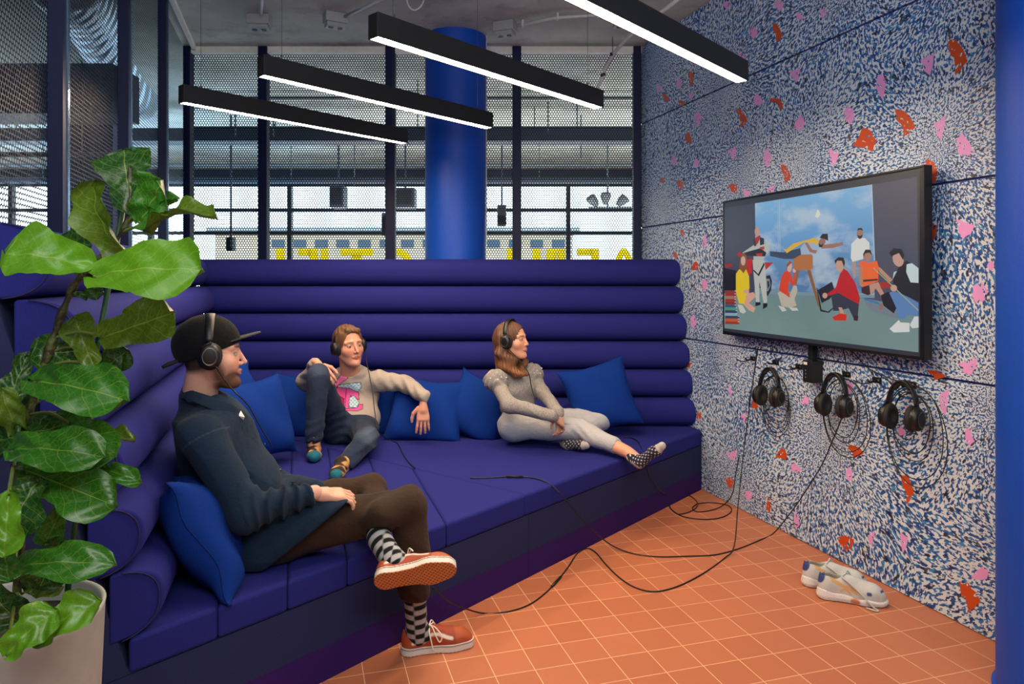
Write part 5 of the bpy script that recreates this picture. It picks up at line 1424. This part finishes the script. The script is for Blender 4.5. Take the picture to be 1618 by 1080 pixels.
def f_je3(p):
    d = smin(d_cap(p, h1, k1, .084, .064), d_cap(p, k1, a1 + (k1 - a1) * .28, .066, .046), .02)
    e = smin(d_cap(p, h2, k3, .086, .064), d_cap(p, k3, a3 + (k3 - a3) * .12, .064, .046), .02)
    d = smin(smin(d, e, .015), d_cap(p, h1, h2, .098), .04); d = smin(d, d_cap(p, b3 + Vector((0, 0, -.02)), (h1 + h2) / 2, .094, .10), .04)
    d = d + crease(p, .0042, 17, 7.) + .002 * np.sin((p[:, 0] + p[:, 2]) * 110) * np.clip(1 - np.abs(p[:, 0] - k1.x) / .1, 0, 1)
    d = smax(d, -d_cap(p, a1 + (k1 - a1) * .3, a1 - (k1 - a1) * .2, .036), .005)
    d = smax(d, p[:, 2] - (b3.z + .0), .01)
    return smax(d, np.where((-.7615 * p[:, 0] + .648 * p[:, 1]) > 2.10, .404 - p[:, 2], -1), .01)
def lay_j3(V):
    ax = (k1 - h1).normalized(); mid = (h1 + k1) / 2
    q = V - V3(h1); n_ = np.cross(V3(ax), np.array([0, -.8, .6]))
    seam = np.abs(d_cap(V, h1 + Vector((0, -.06, .055)), k1 + Vector((0, -.05, .035)), 0)) - .004
    return [(seam, (132, 134, 142), .002), (d_sph(V, k3 + Vector((.02, -.03, .04)), .05), (196, 202, 210), .05)]
solid('pale_jeans', f_je3, *bounds([h1, h2, k1, k3, a1, a3, b3], .15), .0058, cloth_m, m3, (184, 186, 192), lay_j3)
dotpat = None
for an, heel, toe in ((a1, heel1, toe1), (a3, heel3, toe3)):
    def f_s3(p, an=an, heel=heel, toe=toe):
        h_ = heel + (toe - heel) * .12
        d = smin(d_cap(p, h_, toe, .030, .021), d_ell(p, h_.lerp(toe, .68), (.036, .036, .026)), .02)
        d = smin(d, d_cap(p, h_, an.lerp(heel, .45), .031, .033), .02)
        if heel is heel3: d = smax(d, .404 - p[:, 2], .004)
        return d
    def lay_s3(V, an=an, heel=heel, toe=toe):
        ax = V3((toe - heel).normalized()); v1 = np.cross(ax, [0, 0, 1.]); v1 /= np.linalg.norm(v1); v2 = np.cross(ax, v1); q = V - V3(heel)
        t = q @ ax; a = np.arctan2(q @ v2, q @ v1) * .034; P_ = .026
        dd = None
        for o_ in (0, .5):
            u = ((t / P_ + o_) % 1 - .5) * P_; v = ((a / P_ + o_) % 1 - .5) * P_; e = np.hypot(u, v) - .0036; dd = e if dd is None else np.minimum(dd, e)
        L = (toe - heel).length
        return [(dd, (224, 220, 218), .0012), (L * .86 - t, (186, 178, 176), .002), (d_sph(V, heel + Vector((-.0, 0, -.015)), .040), (190, 182, 178), .003)]
    solid('dotted_sock', f_s3, *bounds([an, heel, toe], .1), .0034, cloth_m, m3, (44, 44, 62), lay_s3)
# long wavy hair
def f_h3(p):
    q = loc(p, H3, R3, s3); m = q.copy()
    d = d_ell(q, (-.016, 0, .033), (.104, .083, .093)); face = d_ell(q, (.088, 0, -.03), (.062, .070, .108)); d = smax(d, -face, .008)
    for sy in (1, -1):
        w_ = .016 * np.sin(q[:, 2] * 62 + sy) * np.clip(-q[:, 2] * 12, 0, 1)
        qq = q + np.stack([w_, .6 * w_, 0 * w_], 1)
        h = d_cap(qq, (-.03, sy * .070, .03), (-.030, sy * .078, -.10), .034, .046)
        h = smin(h, d_cap(qq, (-.03, sy * .078, -.10), (.030, sy * .070, -.195), .046, .034), .02)
        h = smin(h, d_cap(qq, (.01, sy * .072, -.10), (.055, sy * .045, -.21), .030, .022), .02)
        d = smin(d, h, .02)
    d = smin(d, d_cap(q, (-.07, 0, .0), (-.06, 0, -.17), .06, .06), .03)
    d = smax(d, -d_ell(q, (.07, 0, -.05), (.055, .056, .085)), .008)
    return (d + .0022 * np.sin(np.arctan2(q[:, 1], q[:, 0]) * 36 + q[:, 2] * 30)) * s3
def lay_h3(V):
    q = loc(V, H3, R3, s3); return [(np.sin(np.arctan2(q[:, 1], q[:, 0]) * 22 + q[:, 2] * 40) * .01 + .006, (78, 50, 36), .006), (q[:, 2] + .13, (140, 92, 58), .06)]
solid('hair', f_h3, *bounds([H3, NK3], .2), .004, hair_m, m3, (98, 66, 46), lay_h3)
hp3 = headphones(H3 + Vector((0, 0, .006)), frame(f3, (-.05, 0, 1)), 'black headphones worn by the long-haired person on the right', 1.02)
# ================================================================== scatter cushions
pil_m = None
def pillow_mat():
    t = NT('royal_blue_cushion'); c = lin((10, 48, 128)); a = t.noise(330, 2, .6)
    t.base(t.mix(a, tuple(v * .7 for v in c), tuple(v * 1.25 for v in c))); t.set(Roughness=.9, Specular_IOR_Level=.12)
    t.bump(t.math('ADD', a, t.math('MULTIPLY', t.noise(7, 3, .5), 3.0)), .45, .003); return t.m
pil_m = pillow_mat(); pil_seam = fabric('cushion_piping', (8, 36, 104), 300)
def cushion_(ctr, normal, up, label, w=.43, h=.43, t=.13, seed=0, sag=.0, grp='scatter cushions on the corner sofa', zmin=.404):
    n = Vector(normal).normalized(); u = Vector(up); r = u.cross(n).normalized(); u = n.cross(r).normalized()
    rs = np.random.RandomState(seed); ph = rs.uniform(0, 6, 6); N = 26; ctr = Vector(ctr)
    def pt(a, b, sd):
        pin = 1 - .13 * (1 - abs(b) ** 2) * (abs(a) ** 4) ; pin2 = 1 - .13 * (1 - abs(a) ** 2) * (abs(b) ** 4)
        x, y = a * pin * w / 2, b * pin2 * h / 2
        th_ = t / 2 * max(0, (1 - abs(a) ** 2.6)) ** .6 * max(0, (1 - abs(b) ** 2.6)) ** .6
        th_ *= 1 + .12 * sin(3 * a + ph[0]) * cos(2.5 * b + ph[1])
        wr = .016 * sin(6 * a * b + ph[2]) * (abs(a * b)) + .007 * sin(5 * a + 4 * b + ph[3]) + .02 * (abs(a) > .5) * (abs(b) > .5) * (abs(a) - .5) * (abs(b) - .5) * sin(ph[4] + a * 3)
        bend = sag * (a * a * .6 + (b < 0) * b * b * .4)
        q = ctr + r * x + u * y + n * (sd * th_ + wr + bend)
        if q.z < zmin: q.z = zmin + .15 * (zmin - q.z) * 0
        return q
    vs = []; fs = []
    for sd in (1, -1):
        b0 = len(vs)
        for i in range(N + 1):
            for j in range(N + 1):
                a = sin((i / N - .5) * pi); b = sin((j / N - .5) * pi); vs.append(pt(a, b, sd))
        for i in range(N):
            for j in range(N):
                q = (b0 + i * (N + 1) + j, b0 + (i + 1) * (N + 1) + j, b0 + (i + 1) * (N + 1) + j + 1, b0 + i * (N + 1) + j + 1); fs.append(q if sd == 1 else q[::-1])
    th = thing('scatter_cushion', (ctr.x, ctr.y, ctr.z - h / 2), label, 'cushion', grp)
    o = obj('cover', vs, fs, pil_m, th, True)
    bm = bmesh.new(); bm.from_mesh(o.data); bmesh.ops.remove_doubles(bm, verts=bm.verts, dist=.0008); bmesh.ops.recalc_face_normals(bm, faces=bm.faces); bm.to_mesh(o.data); bm.free()
    edge_ = [pt(sin((k / 20 - .5) * pi), -1, 0) for k in range(21)] + [pt(1, sin((k / 20 - .5) * pi), 0) for k in range(1, 21)] + [pt(-sin((k / 20 - .5) * pi), 1, 0) for k in range(1, 21)] + [pt(-1, -sin((k / 20 - .5) * pi), 0) for k in range(1, 21)]
    MB().tube(edge_, .0028, 5, cap=False).build('seam', pil_seam, th, True)
    return th
cushion_(at(322, 842, 2.40), (.80, .38, .46), (-.50, -.05, .86), 'blue cushion wedged behind the back of the left person in the cap', .42, .44, .19, 1)
cushion_(at(405, 662, 3.85), (.80, -.50, .36), (-.30, .15, .93), 'blue cushion behind the chest of the person in the cap, leaning on the left wing', .46, .46, .19, 2)
cushion_(at(368, 645, 4.02), (.80, -.42, .34), (-.42, .0, .9), 'blue cushion mostly hidden behind the left person, in the sofa corner', .46, .46, .18, 3)
cushion_(at(478, 645, 4.68), (.10, -.95, .28), (.03, .25, .95), 'blue cushion standing behind the raised knee of the person in the hoodie', .44, .46, .17, 4)
cushion_(at(592, 645, 4.74), (-.10, -.95, .25), (.05, .25, .95), 'blue cushion behind the hip of the person in the hoodie', .42, .42, .16, 5)
cushion_(at(674, 649, 4.58), (.05, -.90, .42), (.10, .40, .9), 'blue crumpled cushion under the hanging hand of the person in the hoodie', .50, .44, .18, 6, .03)
cushion_(at(756, 646, 4.60), (-.15, -.92, .38), (.42, .30, .84), 'blue tilted cushion between the two people at the back, nearest the long-haired one', .43, .42, .18, 7)
cushion_(at(948, 627, 4.62), (.02, -.94, .32), (-.26, .30, .92), 'blue cushion on the far right of the sofa, behind the raised knee', .46, .46, .17, 8)

# ================================================================== white running shoes on the floor
for hx, hy, tx, ty, lab, sd in ((1290, 941, 1388, 955, 'white running shoe nearer the viewer, on the tiles by the patterned wall', 1), (1266, 922, 1362, 932, 'white running shoe further from the viewer, half hidden behind its partner', 1)):
    a = onz(hx, hy, 0); a.z = 0; b = onz(tx, ty, 0); b.z = 0; dv_ = (b - a).normalized()
    th = thing('running_shoe', a, lab, 'shoe', 'pair of white running shoes'); shoe(th, a, dv_, (0, 0, 1), 'white', .29, 'upper', None, sd)

# ================================================================== wall hooks, controller box, hanging headphones, cables
cord = flat('black_cord', (10, 10, 12), .5)
def hook(x, y, lab, plug=False):
    p = onwall(x, y, 0); th = thing('wall_hook', p, lab, 'hook', 'black hooks under the television')
    s_ = to_ns(p)[1]; m = MB(); nbox(m, N_R - .004, N_R, s_ - .028, s_ + .028, p.z - .014, p.z + .014); bevel(m.build('back_plate', black_matt, th), .002, 2)
    P0 = ns(N_R - .004, s_, p.z - .004); MB().tube([P0, ns(N_R - .03, s_, p.z - .008), ns(N_R - .05, s_, p.z - .006), ns(N_R - .056, s_, p.z + .006)], .005, 8).build('peg', black_matt, th, True)
    MB().lathe([(0, 0), (.005, 0), (.005, .002), (0, .002)], ns(N_R - .004, s_ - .012, p.z), 10, axis=(-NX, -NY, 0)).build('screw', hp_grey, th, True)
    if plug:
        MB().tube(spline([ns(N_R - .03, s_, p.z - .012), ns(N_R - .05, s_ + .04, p.z - .02), ns(N_R - .055, s_ + .09, p.z - .012)], 6), [.0035] * 13, 6).build('cable_stub', cord, th, True)
hook(1190, 566, 'small black hook with a cable stub, leftmost under the television', True)
hook(1263, 579, 'small black hook with a cable stub, left of the control box', True)
hook(1386, 600, 'small black hook with a cable stub, between the middle and right headphones', True)
hook(1226, 572, 'black hook holding the left pair of headphones')
hook(1338, 591, 'black hook holding the middle pair of headphones')
hook(1440, 607, 'black hook holding the right pair of headphones')
p = onwall(1293, 582, 0); s_ = to_ns(p)[1]; th = thing('control_box', p, 'black control box with a small white sticker below the television', 'box')
m = MB(); nbox(m, N_R - .07, N_R, s_ - .035, s_ + .035, p.z - .07, p.z + .045); bevel(m.build('casing', black_matt, th), .003, 2)
m = MB(); nbox(m, N_R - .0712, N_R - .0695, s_ - .0, s_ + .026, p.z + .022, p.z + .036); m.build('sticker', flat('white_sticker', (210, 210, 206), .6), th)
m = MB()
for k in range(3): nbox(m, N_R - .0712, N_R - .0695, s_ + .008, s_ + .014, p.z - .01 - .018 * k, p.z - .004 - .018 * k)
m.build('indicator_marks', flat('grey_marks', (120, 124, 128), .6), th)
m = MB(); nbox(m, N_R - .05, N_R - .02, s_ - .018, s_ + .018, p.z + .045, 1.09); m.build('cable_duct', black_matt, th)
def rotated(R, ax, a):
    return np.array((Matrix.Rotation(a, 3, Vector(ax)) @ Matrix(R.tolist())))
for k, (x, y, w_, lab) in enumerate(((1214, 618, .17, 'left pair of black headphones hanging under the television with a coiled cable'), (1317, 633, .17, 'middle pair of black headphones hanging under the television, cable looped wide'), (1424, 652, .17, 'right pair of black headphones hanging under the television, cable looped low'))):
    c = onwall(x, y + 9, .075); R = frame((-NX, -NY, 0.12), (.02, 0, 1))
    R = frame(Vector((-.86, -.48, .1)), (0.0, 0.05, 1))
    h_ = headphones(c + Vector((0, 0, .01)), R, lab, 1.24, 'headphones hanging on the wall', closed=.036)
    # cable loops round the headphones
    m = MB(); s0 = to_ns(c)[1]; z0 = c.z
    for j in range(4):
        ra = .10 + .010 * j + (.03 if k > 0 else 0) * (j > 1); rb = .135 + .012 * j + (.045 if k == 2 else .02 if k == 1 else 0) * (j > 1)
        pts = [ns(N_R - .022 - .006 * j + .004 * sin(3 * a + j), s0 - (.014 * j if k else .004 * j) + ra * cos(a), z0 - .02 - (.018 * j if k == 2 else .010 * j) + rb * sin(a)) for a in [2 * pi * i / 30 + 1.2 for i in range(31)]]
        m.tube(pts, .0024, 5)
    m.build('coiled_cable', cord, h_, True)
def cable(pts, lab, r=.0033, plug=None, name='headphone_cable'):
    o = MB().tube(spline(pts, 8), r, 6).build(name, cord, None, True); tag(o, lab, 'cable')
    if plug is not None: MB().tube([plug[0], plug[1]], [.0062, .0062], 8).build('inline_plug', cord, o, True)
    return o
Zs = .408
fl = lambda x, y, z=.004: onz(x, y, z)
wl_ = lambda x, y, o=.03: onwall(x, y, o)
cable([ondiag(684, 928, .10), ondiag(700, 943, .09), ondiag(722, 956, .07), fl(762, 968), fl(800, 966), fl(835, 955), fl(862, 936), fl(884, 913), fl(900, 892), fl(912, 874), fl(928, 866), fl(942, 873), fl(958, 892), fl(980, 913), fl(1005, 928), fl(1035, 934), fl(1070, 926), fl(1110, 906), fl(1145, 881),
       fl(1160, 862, .03), at(1166, 800, 4.06), at(1172, 740, 4.15), at(1178, 690, 4.22), wl_(1187, 620, .06), wl_(1194, 575, .03), wl_(1198, 548, .03)],
      'black cable snaking over the tiles from the left person up to the television', plug=(fl(872, 926, .006), fl(886, 911, .006)))
cable([onz(743, 755, Zs), onz(780, 754, Zs), onz(812, 752, Zs), onz(845, 755, Zs), onz(868, 764, .402), ondiag(884, 778, .05), ondiag(905, 803, .08), ondiag(935, 835, .12), fl(965, 860, .03), fl(1000, 874), fl(1040, 879), fl(1090, 878), fl(1130, 876), fl(1165, 867), fl(1200, 853), fl(1222, 842, .01), wl_(1245, 815, .06), wl_(1270, 780, .05), wl_(1298, 735, .05), wl_(1318, 690, .045), wl_(1330, 660, .04)],
      'black cable from the seat over the edge and across the tiles to the middle headphones', plug=(onz(800, 752.5, Zs + .004), onz(826, 752.5, Zs + .004)))
cable([onz(985, 690, Zs), onz(1000, 692, Zs), onz(1010, 700, Zs), ondiag(1018, 722, .03), ondiag(1026, 752, .05), ondiag(1040, 772, .06), fl(1057, 786), fl(1058, 800), fl(1068, 810), fl(1085, 817), fl(1115, 820), fl(1140, 817), fl(1155, 808), fl(1152, 799), fl(1130, 794), fl(1105, 795), fl(1094, 802), fl(1102, 808), fl(1122, 806), fl(1142, 798, .02), at(1157, 780, 4.33), at(1164, 740, 4.36), at(1176, 680, 4.4), wl_(1190, 600, .045), wl_(1196, 552, .03)],
      'black cable looped on the tiles in the corner by the sofa end')
cable([fl(1060, 783), fl(1075, 780), fl(1090, 783), fl(1101, 792), fl(1101, 800), fl(1094, 806), fl(1080, 811), fl(1069, 811), fl(1060, 803), fl(1057, 793)], 'small loop of black cable in the corner by the sofa end', .003)
cable([Vector(wld((.0, .1, -.04), H2, R2, s2)), at(588, 615, 4.40), at(592, 650, 4.28), at(598, 680, 4.2), onz(613, 694, Zs + .004), onz(628, 700, Zs), onz(637, 717, Zs), onz(646, 730, Zs), onz(656, 739, Zs - .002)], 'black headphone cable running down the hoodie onto the seat', .003)
cable([Vector(wld((.02, -.1, -.04), H3, R3, s3)), at(833, 585, 4.24), at(840, 612, 4.24), at(848, 640, 4.2), at(856, 655, 4.18)], 'black headphone cable hanging down the front of the grey knit top', .003)
cable([Vector(wld((.02, -.105, -.03), H1, R1, s1)), Vector(wld((.05, -.085, -.08), H1, R1, s1)), at(372, 620, 2.46), at(392, 640, 2.5), at(412, 675, 2.53), at(430, 705, 2.56)], 'thin black headphone cable hanging from the headphones over the cap', .0024)
# cables from the television to the hooks
cable([wl_(1218, 536, .02), wl_(1222, 555, .02), wl_(1228, 575, .03)], 'short cable behind the left pair of wall headphones', .0025)
cable([wl_(1332, 550, .02), wl_(1336, 570, .02), wl_(1338, 590, .03)], 'short cable behind the middle pair of wall headphones', .0025)
cable([wl_(1345, 552, .02), wl_(1370, 580, .015), wl_(1400, 595, .02), wl_(1432, 606, .03)], 'thin cable slanting from the television to the right pair of headphones', .0025)

# ================================================================== potted fiddle-leaf fig
t = NT('leaf'); a = t.node('ShaderNodeVertexColor', layer_name='Col'); uvn = t.node('ShaderNodeUVMap'); sp = t.node('ShaderNodeSeparateXYZ'); t.link(uvn.outputs[0], sp.inputs[0])
u_, v_ = sp.outputs[0], t.math('ABSOLUTE', t.math('SUBTRACT', sp.outputs[1], .5))
mid = t.math('LESS_THAN', v_, t.math('MULTIPLY_ADD', u_, -.016, .022))
wob = t.math('MULTIPLY', t.noise(22, 2), .05)
lat = t.math('FRACT', t.math('MULTIPLY', t.math('ADD', t.math('SUBTRACT', u_, t.math('MULTIPLY', t.math('POWER', v_, 1.25), .62)), wob), 6.5))
lat = t.math('LESS_THAN', lat, .055)
vo = t.node('ShaderNodeTexVoronoi', feature='DISTANCE_TO_EDGE'); vo.inputs['Scale'].default_value = 75; t.link(t.pos(), vo.inputs['Vector'])
fine = t.math('MULTIPLY', t.math('LESS_THAN', vo.outputs['Distance'], .06), .25)
vein = t.math('MAXIMUM', t.math('MAXIMUM', mid, t.math('MULTIPLY', lat, .75)), fine)
c = t.mix(t.math('MULTIPLY', t.noise(9, 3), .5), a.outputs[0], lin((20, 60, 16))); c = t.mix(t.math('MULTIPLY', vein, .42), c, lin((150, 176, 76)))
t.base(c); t.set(Roughness=.32, Specular_IOR_Level=.45); t.bump(t.math('ADD', t.math('MULTIPLY', vein, -1.0), t.math('MULTIPLY', t.noise(30, 2), 1.2)), .5, .003)
tl_ = t.node('ShaderNodeBsdfTranslucent'); t.link(c, tl_.inputs[0]); ms = t.node('ShaderNodeMixShader'); ms.inputs[0].default_value = .22
t.link(t.b.outputs[0], ms.inputs[1]); t.link(tl_.outputs[0], ms.inputs[2]); t.link(ms.outputs[0], t.out.inputs[0]); leaf_m = t.m
PX, PY, PR, PZ = -1.073, 1.50, .188, .71
fig = thing('potted_fig', (PX, PY, 0), 'tall fiddle-leaf fig with big glossy leaves in a pale round pot, left foreground', 'plant')
pot_m = flat('pot_grey', (160, 164, 160), .55)
MB().lathe([(.155, .0), (.158, .02), (PR - .002, PZ - .01), (PR, PZ), (PR - .006, PZ + .003), (PR - .012, PZ - .003), (PR - .016, PZ - .05), (PR - .02, PZ - .055)], (PX, PY, 0), 64, cap=True).build('pot', pot_m, fig, True)
soil = NT('potting_soil'); n = soil.noise(90, 4, .7); soil.base(soil.ramp(n, [(.35, lin((26, 18, 14))), (.6, lin((60, 40, 28))), (.75, lin((120, 84, 60)))])); soil.bump(n, 1.0, .01)
MB().lathe([(0.0001, PZ - .045), (.1, PZ - .040), (PR - .015, PZ - .047)], (PX, PY, 0), 40, cap=False).build('soil', soil.m, fig, True)
prw = [(0, .08), (.03, .34), (.10, .56), (.22, .62), (.34, .64), (.48, .78), (.62, .95), (.74, 1.0), (.85, .93), (.93, .74), (.975, .46), (1.0, .04)]
def wid(u):
    for (a, wa), (b, wb) in zip(prw[:-1], prw[1:]):
        if u <= b: f = (u - a) / (b - a); f = f * f * (3 - 2 * f); return wa + (wb - wa) * f
    return .02
LV, LF, LC, LU = [], [], [], []
def leaf(b, t_, w, nrm, col, droop=.03, fold_=.15, seed=0, Yb=1.5, Yt=None, curl=0.0):
    B = at(b[0], b[1], Yb); T_ = at(t_[0], t_[1], Yt or Yb); rs = np.random.RandomState(seed); ph = rs.uniform(0, 6, 4)
    ax = (T_ - B); L = ax.length; ax.normalize(); N_ = Vector(nrm); N_ = (N_ - ax * N_.dot(ax)).normalized(); S_ = N_.cross(ax).normalized()
    W = w / F * (Yb + (Yt or Yb)) / 2 / 2; nu, nv = 22, 12; b0 = len(LV)
    for i in range(nu + 1):
        u = i / nu
        for j in range(nv + 1):
            v = (j / nv - .5) * 2; hw = W * wid(u) * (1 + .05 * sin(9 * u + ph[0] + (v > 0) * 2))
            z = droop * (4 * u * (1 - u)) * 1.0 - curl * u * u * .1 + fold_ * W * (v * v) * 1.0 + .008 * sin(13 * u + ph[1] + (2 if v > 0 else 0)) * v * v + .0035 * sin(20 * u + 6 * abs(v) + ph[2])
            back = -.07 * L * abs(v) ** 2 * max(0, 1 - u * 4)          # lobes behind the stalk
            P = B + ax * (u * L + back) + S_ * (v * hw) + N_ * z
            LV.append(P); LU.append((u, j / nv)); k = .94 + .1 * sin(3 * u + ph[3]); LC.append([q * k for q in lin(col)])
    for i in range(nu):
        for j in range(nv): q = b0 + i * (nv + 1) + j; LF.append((q, q + 1, q + nv + 2, q + nv + 1))
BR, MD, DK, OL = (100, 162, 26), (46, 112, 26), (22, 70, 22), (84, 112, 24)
cm = (0.2, -1, .35)
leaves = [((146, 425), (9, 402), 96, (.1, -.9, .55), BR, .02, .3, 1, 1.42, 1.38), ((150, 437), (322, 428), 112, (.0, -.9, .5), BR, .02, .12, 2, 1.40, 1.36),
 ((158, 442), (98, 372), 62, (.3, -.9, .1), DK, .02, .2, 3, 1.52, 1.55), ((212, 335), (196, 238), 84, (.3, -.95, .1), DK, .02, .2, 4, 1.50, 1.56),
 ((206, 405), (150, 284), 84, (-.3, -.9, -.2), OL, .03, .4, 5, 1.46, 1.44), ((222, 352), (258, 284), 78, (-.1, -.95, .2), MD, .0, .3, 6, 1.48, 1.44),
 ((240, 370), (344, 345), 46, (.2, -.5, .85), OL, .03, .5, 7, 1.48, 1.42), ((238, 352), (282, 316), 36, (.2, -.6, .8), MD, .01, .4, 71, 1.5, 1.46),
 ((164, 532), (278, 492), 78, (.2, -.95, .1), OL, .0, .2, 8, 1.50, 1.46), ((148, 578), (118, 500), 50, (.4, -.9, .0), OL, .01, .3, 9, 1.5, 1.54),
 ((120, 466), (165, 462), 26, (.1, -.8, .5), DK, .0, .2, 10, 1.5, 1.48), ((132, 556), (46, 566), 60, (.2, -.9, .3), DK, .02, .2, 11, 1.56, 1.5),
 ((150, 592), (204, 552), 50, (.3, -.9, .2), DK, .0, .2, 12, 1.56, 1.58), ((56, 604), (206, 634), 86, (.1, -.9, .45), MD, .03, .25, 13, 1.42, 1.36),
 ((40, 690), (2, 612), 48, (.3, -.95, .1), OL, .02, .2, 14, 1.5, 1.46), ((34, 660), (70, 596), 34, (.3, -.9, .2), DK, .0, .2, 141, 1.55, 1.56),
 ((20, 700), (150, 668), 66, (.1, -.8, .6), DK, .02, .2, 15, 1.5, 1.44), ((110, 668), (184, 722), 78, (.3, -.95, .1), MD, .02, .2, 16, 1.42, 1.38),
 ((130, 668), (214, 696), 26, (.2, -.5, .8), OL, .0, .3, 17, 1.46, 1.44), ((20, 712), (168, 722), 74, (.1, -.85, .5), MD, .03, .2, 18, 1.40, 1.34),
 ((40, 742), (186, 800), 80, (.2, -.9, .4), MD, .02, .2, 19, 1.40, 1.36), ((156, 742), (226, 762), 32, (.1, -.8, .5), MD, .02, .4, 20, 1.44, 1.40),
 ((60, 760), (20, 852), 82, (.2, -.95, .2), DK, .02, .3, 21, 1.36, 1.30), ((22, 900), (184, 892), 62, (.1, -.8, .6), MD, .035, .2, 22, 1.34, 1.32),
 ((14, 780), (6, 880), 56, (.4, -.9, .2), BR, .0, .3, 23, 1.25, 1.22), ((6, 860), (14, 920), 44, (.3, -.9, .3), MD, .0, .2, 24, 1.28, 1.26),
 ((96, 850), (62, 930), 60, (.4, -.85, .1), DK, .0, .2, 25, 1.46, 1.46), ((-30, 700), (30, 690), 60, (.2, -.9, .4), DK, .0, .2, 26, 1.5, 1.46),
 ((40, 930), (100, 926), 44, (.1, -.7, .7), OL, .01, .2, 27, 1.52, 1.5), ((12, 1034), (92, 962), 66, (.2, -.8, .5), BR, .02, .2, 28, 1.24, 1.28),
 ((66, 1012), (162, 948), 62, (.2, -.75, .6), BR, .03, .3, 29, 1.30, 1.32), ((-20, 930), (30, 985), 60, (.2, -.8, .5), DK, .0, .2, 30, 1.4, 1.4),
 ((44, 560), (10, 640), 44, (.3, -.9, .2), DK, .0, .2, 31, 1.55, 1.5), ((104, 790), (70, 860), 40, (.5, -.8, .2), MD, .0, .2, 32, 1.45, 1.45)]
for L_ in leaves:
    b, t_, w_, n_, c_, dr, fo_, sd_, Yb, Yt = L_
    leaf(b, t_, w_, n_, c_, dr, fo_, sd_, Yb, Yt)
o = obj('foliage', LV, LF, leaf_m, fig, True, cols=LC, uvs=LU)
bark = NT('fig_bark'); n = bark.noise(40, 4, .7); bark.base(bark.ramp(n, [(.35, lin((24, 20, 14))), (.5, lin((52, 48, 28))), (.62, lin((84, 98, 40)))])); bark.bump(n, .8, .006)
st = spline([(PX + .02, PY, PZ - .06), at(30, 860, 1.5), at(24, 740, 1.5), at(50, 640, 1.5), at(72, 570, 1.5), at(96, 500, 1.5), at(118, 450, 1.5), at(140, 425, 1.5), at(170, 395, 1.5), at(196, 360, 1.5), at(206, 320, 1.5), at(205, 262, 1.52)], 6)
MB().tube(st, [.0105 - .006 * i / len(st) + .002 * sin(i * 1.3) for i in range(len(st))], 10).build('trunk', bark.m, fig, True)
for L_ in leaves:
    m = MB(); b = at(*L_[0], L_[8]); q = min(st, key=lambda s_: (s_ - b).length + max(0, s_.z - b.z) * .6)
    if (q - b).length > .006: m.tube(spline([q, (q + b) / 2 + Vector((0, 0, .012)), b], 4), [.0035] * 9, 6).build('leaf_stalk', flat('stalk_green', (88, 104, 40), .5), fig, True)
MB().tube([at(100, 1000, 1.56), at(140, 620, 1.56), at(213, 232, 1.56)], [.0065, .006, .0055], 10).build('support_cane', flat('green_cane', (32, 84, 50), .45), fig, True)
